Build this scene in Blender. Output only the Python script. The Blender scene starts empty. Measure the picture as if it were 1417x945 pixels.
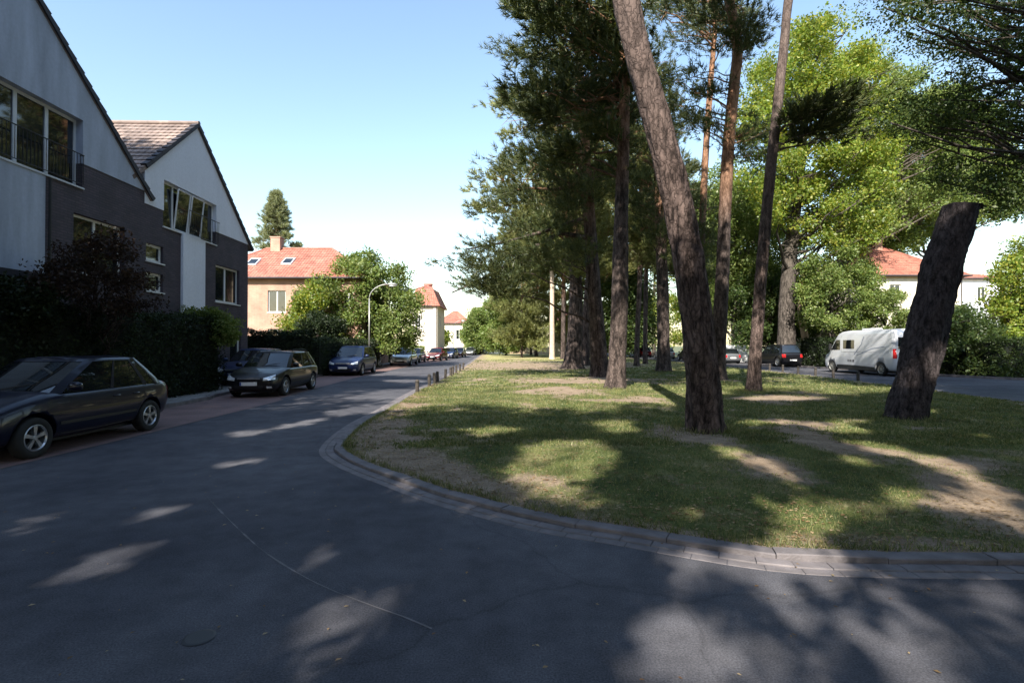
import bpy, bmesh, math, random
import numpy as np
from mathutils import Vector, Matrix, noise as mnoise
from mathutils.bvhtree import BVHTree
from mathutils.geometry import delaunay_2d_cdt

C = bpy.context.scene
COL = C.collection
RNG = np.random.default_rng(7)
random.seed(11)
F, HZ, EYE = 708.5, 479.0, 1.65
rad = math.radians

def P(px, py, Y):
    return Vector(((px-708.5)/F*Y, Y, EYE+(HZ-py)/F*Y))
def G(px, py):
    Y = EYE*F/(py-HZ)
    return Vector(((px-708.5)/F*Y, Y, 0))

# ------------------------------------------------------------------ objects
def tag(o, label=None, cat=None, group=None, kind=None):
    if label: o['label'] = label
    if cat: o['category'] = cat
    if group: o['group'] = group
    if kind: o['kind'] = kind
    return o
def empty(name, loc=(0, 0, 0), rz=0, label=None, cat=None, group=None):
    o = bpy.data.objects.new(name, None)
    o.empty_display_size = .2
    COL.objects.link(o)
    o.location = loc
    o.rotation_euler = (0, 0, rz)
    return tag(o, label, cat, group)
def link(name, me, mats, parent=None, smooth=False):
    o = bpy.data.objects.new(name, me)
    COL.objects.link(o)
    if not isinstance(mats, (list, tuple)): mats = [mats]
    for m in mats: me.materials.append(m)
    if parent: o.parent = parent
    if smooth: me.shade_smooth()
    return o
def copy_tree(o, parent=None):
    c = o.copy()
    COL.objects.link(c)
    if parent: c.parent = parent
    for ch in list(o.children):
        copy_tree(ch, c)
    return c

class MB:
    """collects geometry for ONE mesh object"""
    def __init__(s): s.v = []; s.f = []; s.mi = []
    def quad(s, a, b, c, d, mi=0):
        n = len(s.v); s.v += [tuple(a), tuple(b), tuple(c), tuple(d)]; s.f.append((n, n+1, n+2, n+3)); s.mi.append(mi)
    def poly(s, pts, mi=0):
        n = len(s.v); s.v += [tuple(p) for p in pts]; s.f.append(tuple(range(n, n+len(pts)))); s.mi.append(mi)
    def add(s, vs, fs, mi=0):
        n = len(s.v); s.v += [tuple(p) for p in vs]
        for f in fs: s.f.append(tuple(i+n for i in f)); s.mi.append(mi)
    def box(s, x0, x1, y0, y1, z0, z1, T=None, mi=0):
        vs = [(x, y, z) for z in (z0, z1) for y in (y0, y1) for x in (x0, x1)]
        if T: vs = [T(*p) for p in vs]
        s.add(vs, [(0, 2, 3, 1), (4, 5, 7, 6), (0, 1, 5, 4), (2, 6, 7, 3), (0, 4, 6, 2), (1, 3, 7, 5)], mi)
    def prism(s, pts, d0, d1, T, mi=0):
        """polygon pts (u,z) extruded from depth d0 to d1; T(u,d,z)"""
        n = len(pts)
        vs = [T(u, d0, z) for u, z in pts]+[T(u, d1, z) for u, z in pts]
        fs = [tuple(range(n)), tuple(range(2*n-1, n-1, -1))]
        for i in range(n):
            j = (i+1) % n; fs.append((i, i+n, j+n, j))
        s.add(vs, fs, mi)
    def tube(s, pts, rs, sides=8, cap=True, mi=0):
        pts = [Vector(p) for p in pts]
        if not hasattr(rs, '__len__'): rs = [rs]*len(pts)
        n0 = len(s.v)
        up = Vector((0, 0, 1))
        t0 = (pts[1]-pts[0]).normalized()
        a = t0.cross(up)
        if a.length < .1: a = t0.cross(Vector((1, 0, 0)))
        a.normalize()
        for i, p in enumerate(pts):
            t = (pts[min(i+1, len(pts)-1)]-pts[max(i-1, 0)])
            if t.length < 1e-6: t = t0
            t.normalize()
            a = (a-t*a.dot(t))
            a.normalize()
            b = t.cross(a)
            for k in range(sides):
                q = 2*math.pi*k/sides
                s.v.append(tuple(p+(a*math.cos(q)+b*math.sin(q))*rs[i]))
        for i in range(len(pts)-1):
            for k in range(sides):
                k2 = (k+1) % sides
                s.f.append((n0+i*sides+k, n0+i*sides+k2, n0+(i+1)*sides+k2, n0+(i+1)*sides+k)); s.mi.append(mi)
        if cap:
            s.f.append(tuple(n0+k for k in range(sides))[::-1]); s.mi.append(mi)
            s.f.append(tuple(n0+(len(pts)-1)*sides+k for k in range(sides))); s.mi.append(mi)
    def lathe(s, prof, n=24, T=None, mi=0):
        """prof: list (r, h) around local axis; T(x,y,h)"""
        n0 = len(s.v)
        for r, h in prof:
            for k in range(n):
                q = 2*math.pi*k/n
                p = (r*math.cos(q), r*math.sin(q), h)
                s.v.append(tuple(T(*p)) if T else p)
        for i in range(len(prof)-1):
            for k in range(n):
                k2 = (k+1) % n
                s.f.append((n0+i*n+k, n0+i*n+k2, n0+(i+1)*n+k2, n0+(i+1)*n+k)); s.mi.append(mi)
    def mesh(s, name='m'):
        me = bpy.data.meshes.new(name)
        me.from_pydata(s.v, [], s.f)
        if any(s.mi): me.polygons.foreach_set('material_index', s.mi)
        me.update()
        return me
    def build(s, name, mats, parent=None, smooth=False, fix=True):
        me = s.mesh(name)
        if fix:
            bm = bmesh.new(); bm.from_mesh(me)
            bmesh.ops.recalc_face_normals(bm, faces=bm.faces); bm.to_mesh(me); bm.free()
        return link(name, me, mats, parent, smooth)

def np_mesh(name, V, Fc):
    """V (N,3), Fc (M,k) -> mesh, fast"""
    me = bpy.data.meshes.new(name)
    k = Fc.shape[1]
    me.vertices.add(len(V)); me.vertices.foreach_set('co', V.astype(np.float32).ravel())
    me.loops.add(Fc.size); me.loops.foreach_set('vertex_index', Fc.astype(np.int32).ravel())
    me.polygons.add(len(Fc))
    me.polygons.foreach_set('loop_start', np.arange(0, Fc.size, k, dtype=np.int32))
    me.polygons.foreach_set('loop_total', np.full(len(Fc), k, dtype=np.int32))
    me.update(calc_edges=True)
    return me

def boolean_cut(obj_, cutters):
    """subtract cutter meshes from the object, bake"""
    tmp = []
    for me in cutters:
        o = bpy.data.objects.new('cutter', me); COL.objects.link(o); tmp.append(o)
        o.matrix_world = Matrix.Identity(4)
        m = obj_.modifiers.new('b', 'BOOLEAN'); m.object = o; m.operation = 'DIFFERENCE'; m.solver = 'EXACT'
    par = obj_.parent; obj_.parent = None
    bpy.context.view_layer.update()
    dg = bpy.context.evaluated_depsgraph_get()
    me = bpy.data.meshes.new_from_object(obj_.evaluated_get(dg))
    obj_.modifiers.clear()
    old = obj_.data; obj_.data = me; obj_.parent = par
    for o in tmp: bpy.data.objects.remove(o)
    return obj_

# ------------------------------------------------------------------ materials
def new_mat(name):
    m = bpy.data.materials.new(name); m.use_nodes = True
    nt = m.node_tree
    return m, nt, nt.nodes['Principled BSDF'], nt.nodes['Material Output']
def mat(name, col, rough=.6, metal=0, var=.12, scale=6, bump=0, bscale=40, spec=.5, coat=0):
    m, nt, b, out = new_mat(name)
    b.inputs['Roughness'].default_value = rough
    b.inputs['Metallic'].default_value = metal
    b.inputs['Specular IOR Level'].default_value = spec
    b.inputs['Coat Weight'].default_value = coat
    b.inputs['Coat Roughness'].default_value = .04
    tc = nt.nodes.new('ShaderNodeTexCoord')
    n = nt.nodes.new('ShaderNodeTexNoise'); n.inputs['Scale'].default_value = scale; n.inputs['Detail'].default_value = 6
    nt.links.new(tc.outputs['Object'], n.inputs['Vector'])
    r = nt.nodes.new('ShaderNodeValToRGB')
    r.color_ramp.elements[0].position = .3; r.color_ramp.elements[1].position = .7
    r.color_ramp.elements[0].color = [c*(1-var) for c in col]+[1]
    r.color_ramp.elements[1].color = [min(1, c*(1+var)) for c in col]+[1]
    nt.links.new(n.outputs['Fac'], r.inputs['Fac']); nt.links.new(r.outputs['Color'], b.inputs['Base Color'])
    if bump:
        n2 = nt.nodes.new('ShaderNodeTexNoise'); n2.inputs['Scale'].default_value = bscale; n2.inputs['Detail'].default_value = 5
        nt.links.new(tc.outputs['Object'], n2.inputs['Vector'])
        bp = nt.nodes.new('ShaderNodeBump'); bp.inputs['Strength'].default_value = bump; bp.inputs['Distance'].default_value = .02
        nt.links.new(n2.outputs['Fac'], bp.inputs['Height']); nt.links.new(bp.outputs['Normal'], b.inputs['Normal'])
    return m
def nodes_mix(nt, a, b, fac, typ='MIX'):
    x = nt.nodes.new('ShaderNodeMix'); x.data_type = 'RGBA'; x.blend_type = typ
    for s, v in ((0, fac), (6, a), (7, b)):
        if isinstance(v, bpy.types.NodeSocket): nt.links.new(v, x.inputs[s])
        elif s == 0: x.inputs[0].default_value = v
        else: x.inputs[s].default_value = list(v)+[1]
    return x.outputs[2]
def nodes_noise(nt, scale, detail=5, rough=.55, vec=None, coord='Object', stretch=None):
    tc = nt.nodes.new('ShaderNodeTexCoord') if vec is None else None
    v = tc.outputs[coord] if tc else vec
    if stretch:
        mp = nt.nodes.new('ShaderNodeMapping'); mp.inputs['Scale'].default_value = stretch
        nt.links.new(v, mp.inputs['Vector']); v = mp.outputs['Vector']
    n = nt.nodes.new('ShaderNodeTexNoise'); n.inputs['Scale'].default_value = scale
    n.inputs['Detail'].default_value = detail; n.inputs['Roughness'].default_value = rough
    nt.links.new(v, n.inputs['Vector'])
    return n.outputs['Fac']
def nodes_ramp(nt, fac, stops):
    r = nt.nodes.new('ShaderNodeValToRGB'); e = r.color_ramp.elements
    while len(e) < len(stops): e.new(.5)
    for i, (p, c) in enumerate(stops):
        e[i].position = p
        e[i].color = list(c)+[1] if hasattr(c, '__len__') else [c, c, c, 1]
    nt.links.new(fac, r.inputs['Fac'])
    return r.outputs['Color']
def nodes_bump(nt, h, strength, dist=.02):
    bp = nt.nodes.new('ShaderNodeBump'); bp.inputs['Strength'].default_value = strength; bp.inputs['Distance'].default_value = dist
    nt.links.new(h, bp.inputs['Height'])
    return bp.outputs['Normal']

def m_asphalt():
    m, nt, b, out = new_mat('asphalt')
    big = nodes_ramp(nt, nodes_noise(nt, .35, 5), [(.35, (.066, .067, .080)), (.65, (.124, .123, .137))])
    fine = nodes_ramp(nt, nodes_noise(nt, 90, 3, .7), [(.35, .62), (.65, 1.3)])
    c = nodes_mix(nt, big, fine, 1.0, 'MULTIPLY')
    mid = nodes_ramp(nt, nodes_noise(nt, 3, 6, .65), [(.38, .80), (.62, 1.08)])
    c = nodes_mix(nt, c, mid, 1.0, 'MULTIPLY')
    # cracks
    tc = nt.nodes.new('ShaderNodeTexCoord')
    v = nt.nodes.new('ShaderNodeTexVoronoi'); v.feature = 'DISTANCE_TO_EDGE'; v.inputs['Scale'].default_value = .28
    d = nt.nodes.new('ShaderNodeTexNoise'); d.inputs['Scale'].default_value = 1.3; d.inputs['Detail'].default_value = 6
    nt.links.new(tc.outputs['Object'], d.inputs['Vector'])
    mx = nodes_mix(nt, tc.outputs['Object'], d.outputs['Color'], .35)
    nt.links.new(mx, v.inputs['Vector'])
    cr = nodes_ramp(nt, v.outputs['Distance'], [(0, .8), (.003, 1.0)])
    c = nodes_mix(nt, c, cr, 1.0, 'MULTIPLY')
    nt.links.new(c, b.inputs['Base Color'])
    b.inputs['Roughness'].default_value = .88
    b.inputs['Specular IOR Level'].default_value = .12
    nt.links.new(nodes_bump(nt, nodes_noise(nt, 140, 2, .7), .5, .008), b.inputs['Normal'])
    return m
def m_brick(name, c1, c2, mortar, sx=1.0, bump=.4, rough=.8, flat=False):
    m, nt, b, out = new_mat(name)
    tc = nt.nodes.new('ShaderNodeTexCoord')
    sp = nt.nodes.new('ShaderNodeSeparateXYZ'); nt.links.new(tc.outputs['Object'], sp.inputs[0])
    ad = nt.nodes.new('ShaderNodeMath'); nt.links.new(sp.outputs[0], ad.inputs[0]); nt.links.new(sp.outputs[1], ad.inputs[1])
    cb = nt.nodes.new('ShaderNodeCombineXYZ'); nt.links.new(sp.outputs[0] if flat else ad.outputs[0], cb.inputs[0]); nt.links.new(sp.outputs[1] if flat else sp.outputs[2], cb.inputs[1])
    t = nt.nodes.new('ShaderNodeTexBrick')
    t.inputs['Scale'].default_value = 1.0
    t.inputs['Brick Width'].default_value = .25*sx; t.inputs['Row Height'].default_value = .077*sx
    t.inputs['Mortar Size'].default_value = .012*sx
    t.inputs['Color1'].default_value = list(c1)+[1]; t.inputs['Color2'].default_value = list(c2)+[1]; t.inputs['Mortar'].default_value = list(mortar)+[1]
    nt.links.new(cb.outputs[0], t.inputs['Vector'])
    c = nodes_mix(nt, t.outputs['Color'], nodes_ramp(nt, nodes_noise(nt, 1.2, 5), [(.3, .75), (.7, 1.2)]), 1, 'MULTIPLY')
    nt.links.new(c, b.inputs['Base Color'])
    b.inputs['Roughness'].default_value = rough
    iv = nt.nodes.new('ShaderNodeInvert'); nt.links.new(t.outputs['Fac'], iv.inputs['Color'])
    nt.links.new(nodes_bump(nt, iv.outputs['Color'], bump, .01), b.inputs['Normal'])
    return m
def m_render(name, col, dirt=.25):
    m, nt, b, out = new_mat(name)
    a = nodes_ramp(nt, nodes_noise(nt, .9, 6, .6, stretch=(2.2, 2.2, .35)), [(.3, [c*(1-dirt) for c in col]), (.68, col)])
    f = nodes_ramp(nt, nodes_noise(nt, 14, 5, .6), [(.3, .93), (.7, 1.04)])
    nt.links.new(nodes_mix(nt, a, f, 1, 'MULTIPLY'), b.inputs['Base Color'])
    b.inputs['Roughness'].default_value = .9; b.inputs['Specular IOR Level'].default_value = .2
    nt.links.new(nodes_bump(nt, nodes_noise(nt, 70, 4), .35, .006), b.inputs['Normal'])
    return m
def m_bark(name, low, high, z0, z1, scale=7, dark=.35):
    m, nt, b, out = new_mat(name)
    tc = nt.nodes.new('ShaderNodeTexCoord')
    sp = nt.nodes.new('ShaderNodeSeparateXYZ'); nt.links.new(tc.outputs['Object'], sp.inputs[0])
    mr = nt.nodes.new('ShaderNodeMapRange'); mr.inputs[1].default_value = z0; mr.inputs[2].default_value = z1
    nt.links.new(sp.outputs[2], mr.inputs[0])
    n = nodes_noise(nt, scale, 7, .65, vec=tc.outputs['Object'], stretch=(1, 1, .28))
    lo = nodes_ramp(nt, n, [(.38, [c*dark for c in low]), (.5, low), (.64, [c*1.8 for c in low])])
    hi = nodes_ramp(nt, n, [(.36, [c*.6 for c in high]), (.5, high), (.68, [c*1.25 for c in high])])
    mpv = nt.nodes.new('ShaderNodeMapping'); mpv.inputs['Scale'].default_value = (1, 1, .33)
    dn = nt.nodes.new('ShaderNodeTexNoise'); dn.inputs['Scale'].default_value = 9; dn.inputs['Detail'].default_value = 4
    nt.links.new(tc.outputs['Object'], dn.inputs['Vector'])
    nt.links.new(nodes_mix(nt, tc.outputs['Object'], dn.outputs['Color'], .15), mpv.inputs['Vector'])
    vo = nt.nodes.new('ShaderNodeTexVoronoi'); vo.feature = 'DISTANCE_TO_EDGE'; vo.inputs['Scale'].default_value = 13
    nt.links.new(mpv.outputs[0], vo.inputs['Vector'])
    pl = nodes_ramp(nt, vo.outputs['Distance'], [(0, .5), (.10, .92), (.3, 1.08)])
    lo = nodes_mix(nt, lo, pl, 1, 'MULTIPLY')
    hi = nodes_mix(nt, hi, nodes_ramp(nt, vo.outputs['Distance'], [(0, .7), (.12, 1.0)]), 1, 'MULTIPLY')
    nt.links.new(nodes_mix(nt, lo, hi, mr.outputs[0]), b.inputs['Base Color'])
    n = nodes_mix(nt, n, pl, .5)
    b.inputs['Roughness'].default_value = .92; b.inputs['Specular IOR Level'].default_value = .15
    nt.links.new(nodes_bump(nt, n, .9, .05), b.inputs['Normal'])
    return m
def m_leaf(name, a, b_, c_, trans=.35, vscale=.5):
    m = bpy.data.materials.new(name); m.use_nodes = True
    nt = m.node_tree; nt.nodes.clear()
    out = nt.nodes.new('ShaderNodeOutputMaterial')
    g = nt.nodes.new('ShaderNodeNewGeometry')
    base = nodes_ramp(nt, g.outputs['Random Per Island'], [(0, a), (.55, b_), (1, c_)])
    cl = nodes_ramp(nt, nodes_noise(nt, vscale, 4), [(.35, .72), (.65, 1.3)])
    col = nodes_mix(nt, base, cl, 1, 'MULTIPLY')
    d = nt.nodes.new('ShaderNodeBsdfDiffuse'); t = nt.nodes.new('ShaderNodeBsdfTranslucent'); mx = nt.nodes.new('ShaderNodeMixShader')
    gl = nt.nodes.new('ShaderNodeBsdfGlossy'); gl.inputs['Roughness'].default_value = .45
    gl.inputs['Color'].default_value = (.5, .5, .5, 1)
    m2 = nt.nodes.new('ShaderNodeMixShader'); m2.inputs[0].default_value = .04
    nt.links.new(col, d.inputs[0])
    tcol = nodes_mix(nt, col, (1.25, 1.15, .45), 1, 'MULTIPLY')
    nt.links.new(tcol, t.inputs[0])
    mx.inputs[0].default_value = trans
    nt.links.new(d.outputs[0], mx.inputs[1]); nt.links.new(t.outputs[0], mx.inputs[2])
    nt.links.new(mx.outputs[0], m2.inputs[1]); nt.links.new(gl.outputs[0], m2.inputs[2])
    nt.links.new(m2.outputs[0], out.inputs[0])
    return m
def m_glass(name, tint=(.012, .015, .018), rough=.03):
    m, nt, b, out = new_mat(name)
    n = nodes_noise(nt, 2.5, 3)
    nt.links.new(nodes_ramp(nt, n, [(.3, [c*.7 for c in tint]), (.7, [c*1.6 for c in tint])]), b.inputs['Base Color'])
    b.inputs['Roughness'].default_value = rough; b.inputs['Specular IOR Level'].default_value = .9
    b.inputs['IOR'].default_value = 1.6
    return m
def m_roof(name, c1, c2, w=.24, sc=.3):
    m, nt, b, out = new_mat(name)
    a = nodes_ramp(nt, nodes_noise(nt, .7, 6, .65), [(.35, c1), (.65, c2)])
    tc = nt.nodes.new('ShaderNodeTexCoord')
    v = nt.nodes.new('ShaderNodeTexVoronoi'); v.inputs['Scale'].default_value = 3.6
    nt.links.new(tc.outputs['Object'], v.inputs['Vector'])
    sp = nt.nodes.new('ShaderNodeSeparateColor'); nt.links.new(v.outputs['Color'], sp.inputs[0])
    a = nodes_mix(nt, a, nodes_ramp(nt, sp.outputs[0], [(0, .72), (1, 1.2)]), 1, 'MULTIPLY')
    nt.links.new(a, b.inputs['Base Color']); b.inputs['Roughness'].default_value = .8
    # tile rolls along both horizontal directions
    sx = nt.nodes.new('ShaderNodeSeparateXYZ'); nt.links.new(tc.outputs['UV'], sx.inputs[0])
    mu = nt.nodes.new('ShaderNodeMath'); mu.operation = 'MULTIPLY'; mu.inputs[1].default_value = 2*math.pi/w
    nt.links.new(sx.outputs[0], mu.inputs[0])
    si = nt.nodes.new('ShaderNodeMath'); si.operation = 'SINE'; nt.links.new(mu.outputs[0], si.inputs[0])
    nt.links.new(nodes_bump(nt, si.outputs[0], .8, .03), b.inputs['Normal'])
    return m

M = {}
M['asphalt'] = m_asphalt()
M['kerb'] = mat('kerb_stone', (.15, .135, .14), .85, var=.3, scale=5, bump=.4, bscale=60)
M['paving'] = m_brick('red_paving', (.19, .105, .10), (.25, .14, .125), (.12, .10, .095), 1.0, .3, .85, True)
M['flag'] = m_brick('pavement_slabs', (.26, .25, .24), (.31, .29, .27), (.14, .13, .12), 1.8, .3, .85, True)
M['brick_dark'] = m_brick('dark_brick', (.060, .048, .064), (.095, .070, .085), (.045, .042, .050))
M['brick_red'] = m_brick('light_red_brick', (.36, .185, .13), (.42, .235, .165), (.38, .28, .22))
M['render_grey'] = m_render('weathered_render', (.50, .55, .66), .32)
M['render_white'] = m_render('white_render', (.82, .84, .92), .07)
M['render_cream'] = m_render('cream_render', (.78, .72, .60), .15)
M['roof_dark'] = m_roof('weathered_roof_tiles', (.19, .145, .13), (.28, .215, .185))
M['roof_red'] = m_roof('red_roof_tiles', (.32, .12, .085), (.42, .17, .125))
M['roof_mix'] = m_roof('mossy_roof_tiles', (.26, .10, .07), (.42, .17, .12))
M['verge'] = mat('verge_tile', (.035, .032, .04), .7)
M['white'] = mat('white_paint', (.78, .78, .78), .4, var=.04)
M['wingrey'] = mat('window_frame_paint', (.62, .64, .68), .4, var=.05)
M['glass'] = m_glass('window_glass')
M['carglass'] = m_glass('car_glass', (.006, .008, .010), .02)
M['black'] = mat('black_plastic', (.012, .012, .013), .55, var=.2)
M['rubber'] = mat('tyre_rubber', (.018, .018, .018), .85, var=.2)
M['alloy'] = mat('alloy_rim', (.55, .56, .58), .3, .8, var=.08)
M['steel'] = mat('galvanised_steel', (.34, .34, .32), .45, .5, var=.1)
M['lamp'] = mat('lamp_glass', (.6, .62, .62), .3, var=.05)
M['headlamp'] = mat('headlamp_lens', (.75, .78, .8), .08, .4, var=.3, scale=25)
M['tail'] = mat('tail_lamp_red', (.45, .02, .02), .15, var=.2)
M['plate'] = mat('number_plate', (.85, .85, .83), .4, var=.02)
M['plateblue'] = mat('plate_band', (.02, .06, .35), .4, var=.02)
M['wood'] = mat('weathered_wood', (.05, .042, .035), .9, var=.35, scale=12, bump=.5)
M['fencewood'] = mat('fence_boards', (.24, .17, .12), .85, var=.3, scale=4, bump=.3)
M['bark'] = m_bark('pine_bark', (.075, .058, .052), (.30, .165, .10), 7.0, 11)
M['bark_grey'] = m_bark('grey_bark', (.08, .068, .06), (.10, .085, .07), 5, 12)
M['bark_near'] = m_bark('thick_pine_bark', (.085, .062, .055), (.13, .10, .09), 4.5, 9.0, 11, .30)
M['bark_stump'] = m_bark('rough_pine_bark', (.05, .041, .042), (.05, .041, .042), 0, 9, 11, .3)
M['cutwood'] = mat('sawn_wood', (.16, .11, .07), .9, var=.3, scale=10)
M['needle'] = m_leaf('pine_needles', (.042, .062, .028), (.066, .088, .034), (.13, .135, .05), .28)
M['needle_lit'] = m_leaf('pine_needles_sunlit', (.13, .16, .06), (.18, .20, .075), (.26, .25, .10), .3)  # lit copy of the pine needles: sunlight put into the colour
M['needle_blue'] = m_leaf('spruce_needles', (.17, .20, .12), (.23, .26, .15), (.30, .31, .18), .3)
M['leaf'] = m_leaf('broad_leaves', (.11, .18, .028), (.18, .25, .04), (.34, .33, .06), .5)
M['leaf_dark'] = m_leaf('oak_leaves', (.035, .065, .02), (.055, .09, .025), (.10, .13, .035), .35)
M['leaf_mid'] = m_leaf('shrub_leaves', (.09, .14, .035), (.14, .20, .05), (.24, .27, .09), .4)
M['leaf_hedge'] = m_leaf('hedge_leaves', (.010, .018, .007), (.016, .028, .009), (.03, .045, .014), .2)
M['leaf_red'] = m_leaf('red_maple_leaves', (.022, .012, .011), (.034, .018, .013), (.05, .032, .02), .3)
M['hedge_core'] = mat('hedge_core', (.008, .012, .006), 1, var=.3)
def car_paint(name, col, metal=.3): return mat(name, col, .35, metal, var=.04, scale=2, coat=1.0 if max(col) > .1 else .45, spec=.5 if max(col) > .1 else .3)
# ------------------------------------------------------------------ foliage
def basis(D):
    """batch of rotation matrices with local z along D"""
    D = D/np.linalg.norm(D, axis=1, keepdims=True)
    r = RNG.normal(size=D.shape)
    X = np.cross(r, D); X /= np.linalg.norm(X, axis=1, keepdims=True)+1e-9
    Yv = np.cross(D, X)
    return np.stack([X, Yv, D], axis=2)
def tuft_template(n=13, w=.06):
    V = []; Fc = []
    for i in range(n):
        s = RNG.uniform(0, .55); q = RNG.uniform(0, 2*math.pi); e = rad(RNG.uniform(18, 62))
        l = RNG.uniform(.35, .6)
        d = np.array([math.sin(e)*math.cos(q), math.sin(e)*math.sin(q), math.cos(e)])
        a = np.array([0, 0, s]); sd = np.cross(d, RNG.normal(size=3)); sd /= np.linalg.norm(sd)
        k = len(V); V += [a-sd*w*.5, a+sd*w*.5, a+d*l]; Fc.append([k, k+1, k+2])
    return np.array(V), np.array(Fc)
def leaf_template(n=10, R=.35, s=.13):
    V = []; Fc = []
    for i in range(n):
        c = RNG.normal(size=3); c = c/np.linalg.norm(c)*R*RNG.uniform(.2, 1)**.6
        d = RNG.normal(size=3)+np.array([0, 0, -.2]); d /= np.linalg.norm(d)
        sd = np.cross(d, RNG.normal(size=3)); sd /= np.linalg.norm(sd)
        l = s*RNG.uniform(.7, 1.3)
        k = len(V); V += [c-d*l*.6, c+sd*l*.34, c+d*l*.6, c-sd*l*.34]; Fc.append([k, k+1, k+2, k+3])
    return np.array(V), np.array(Fc)
TUFT = [tuft_template() for _ in range(6)]
TUFT_W = [tuft_template(20, .078) for _ in range(4)]
def stamp(templates, Pn, D, S):
    """place templates at Pn, axis D, scale S -> V, F arrays"""
    R = basis(D); Vs = []; Fs = []; off = 0
    pick = RNG.integers(0, len(templates), len(Pn))
    for ti, (tv, tf) in enumerate(templates):
        ix = np.where(pick == ti)[0]
        if not len(ix): continue
        v = np.einsum('nij,kj->nki', R[ix], tv)*S[ix][:, None, None]+Pn[ix][:, None, :]
        f = tf[None]+(np.arange(len(ix))*len(tv))[:, None, None]+off
        Vs.append(v.reshape(-1, 3)); Fs.append(f.reshape(-1, tf.shape[1])); off += len(ix)*len(tv)
    return np.concatenate(Vs), np.concatenate(Fs)

def vnoise(p, s=1.0):
    return mnoise.noise(Vector(p)*s)

def trunk_mesh(pts, rs, sides=20, step=.25, rough=.05, flare=.35, cut=False, seed=0):
    """tapered, furrowed trunk through pts with radii rs (world coordinates)"""
    pts = [Vector(p) for p in pts]
    # catmull-rom resample
    C_, R_ = [], []
    for i in range(len(pts)-1):
        p0, p1, p2, p3 = pts[max(i-1, 0)], pts[i], pts[i+1], pts[min(i+2, len(pts)-1)]
        n = max(2, int((p2-p1).length/step))
        for k in range(n):
            t = k/n
            C_.append(.5*((2*p1)+(p2-p0)*t+(2*p0-5*p1+4*p2-p3)*t*t+(3*p1-p0-3*p2+p3)*t**3)); R_.append(rs[i]*(1-t)+rs[i+1]*t)
    C_.append(pts[-1]); R_.append(rs[-1])
    V = []; Fc = []
    z0 = C_[0].z
    for i, c in enumerate(C_):
        t = (C_[min(i+1, len(C_)-1)]-C_[max(i-1, 0)]).normalized()
        a = Vector((1, 0, 0)); a = (a-t*a.dot(t)).normalized(); b = t.cross(a)
        h = c.z-z0
        fl = 1+flare*math.exp(-h/.22)
        for k in range(sides):
            q = 2*math.pi*k/sides
            d = a*math.cos(q)+b*math.sin(q)
            r = R_[i]
            lob = 1+.10*flare*math.exp(-h/.45)*math.cos(4*q+seed)*2
            f1 = mnoise.noise(Vector((math.cos(q)*r*9+seed, math.sin(q)*r*9, c.z*1.6)))
            f2 = mnoise.noise(Vector((math.cos(q)*r*22+seed, math.sin(q)*r*22, c.z*4.5)))
            big = mnoise.noise(Vector((math.cos(q)*1.2+seed, math.sin(q)*1.2, c.z*.5)))
            rr = r*fl*lob*(1+.06*big)+rough*min(r, .4)*(f1*1.3-abs(f2)*1.5)
            w_ = c+d*rr
            if cut: w_.z = min(w_.z, cut+.04-.17*(w_.x-9.66))
            V.append(tuple(w_))
    for i in range(len(C_)-1):
        for k in range(sides):
            k2 = (k+1) % sides
            Fc.append((i*sides+k, i*sides+k2, (i+1)*sides+k2, (i+1)*sides+k))
    n = len(C_)-1
    if not cut: Fc.append(tuple(n*sides+k for k in range(sides)))
    me = bpy.data.meshes.new('trunk'); me.from_pydata(V, [], Fc); me.update()
    return me, C_, R_, [V[n*sides+k] for k in range(sides)]

def limb_path(a, b, sag=.15, n=6):
    a, b = Vector(a), Vector(b); d = b-a
    mid = a+d*.5+Vector((RNG.normal()*.06, RNG.normal()*.06, sag*.35))*d.length
    out = []
    for i in range(n+1):
        t = i/n
        p = a*(1-t)**2+mid*2*t*(1-t)+b*t*t
        p += Vector(RNG.normal(size=3))*.025*d.length*math.sin(math.pi*t)
        out.append(p)
    return out

def axis_point(C_, pad, drop):
    """point on the trunk axis where the limb to this pad leaves"""
    best = None; bs = 1e9
    for c in C_:
        h = math.hypot(pad[0]-c.x, pad[1]-c.y)
        s = abs(c.z-(pad[2]-drop*h))
        if s < bs: bs = s; best = c
    return best

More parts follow.
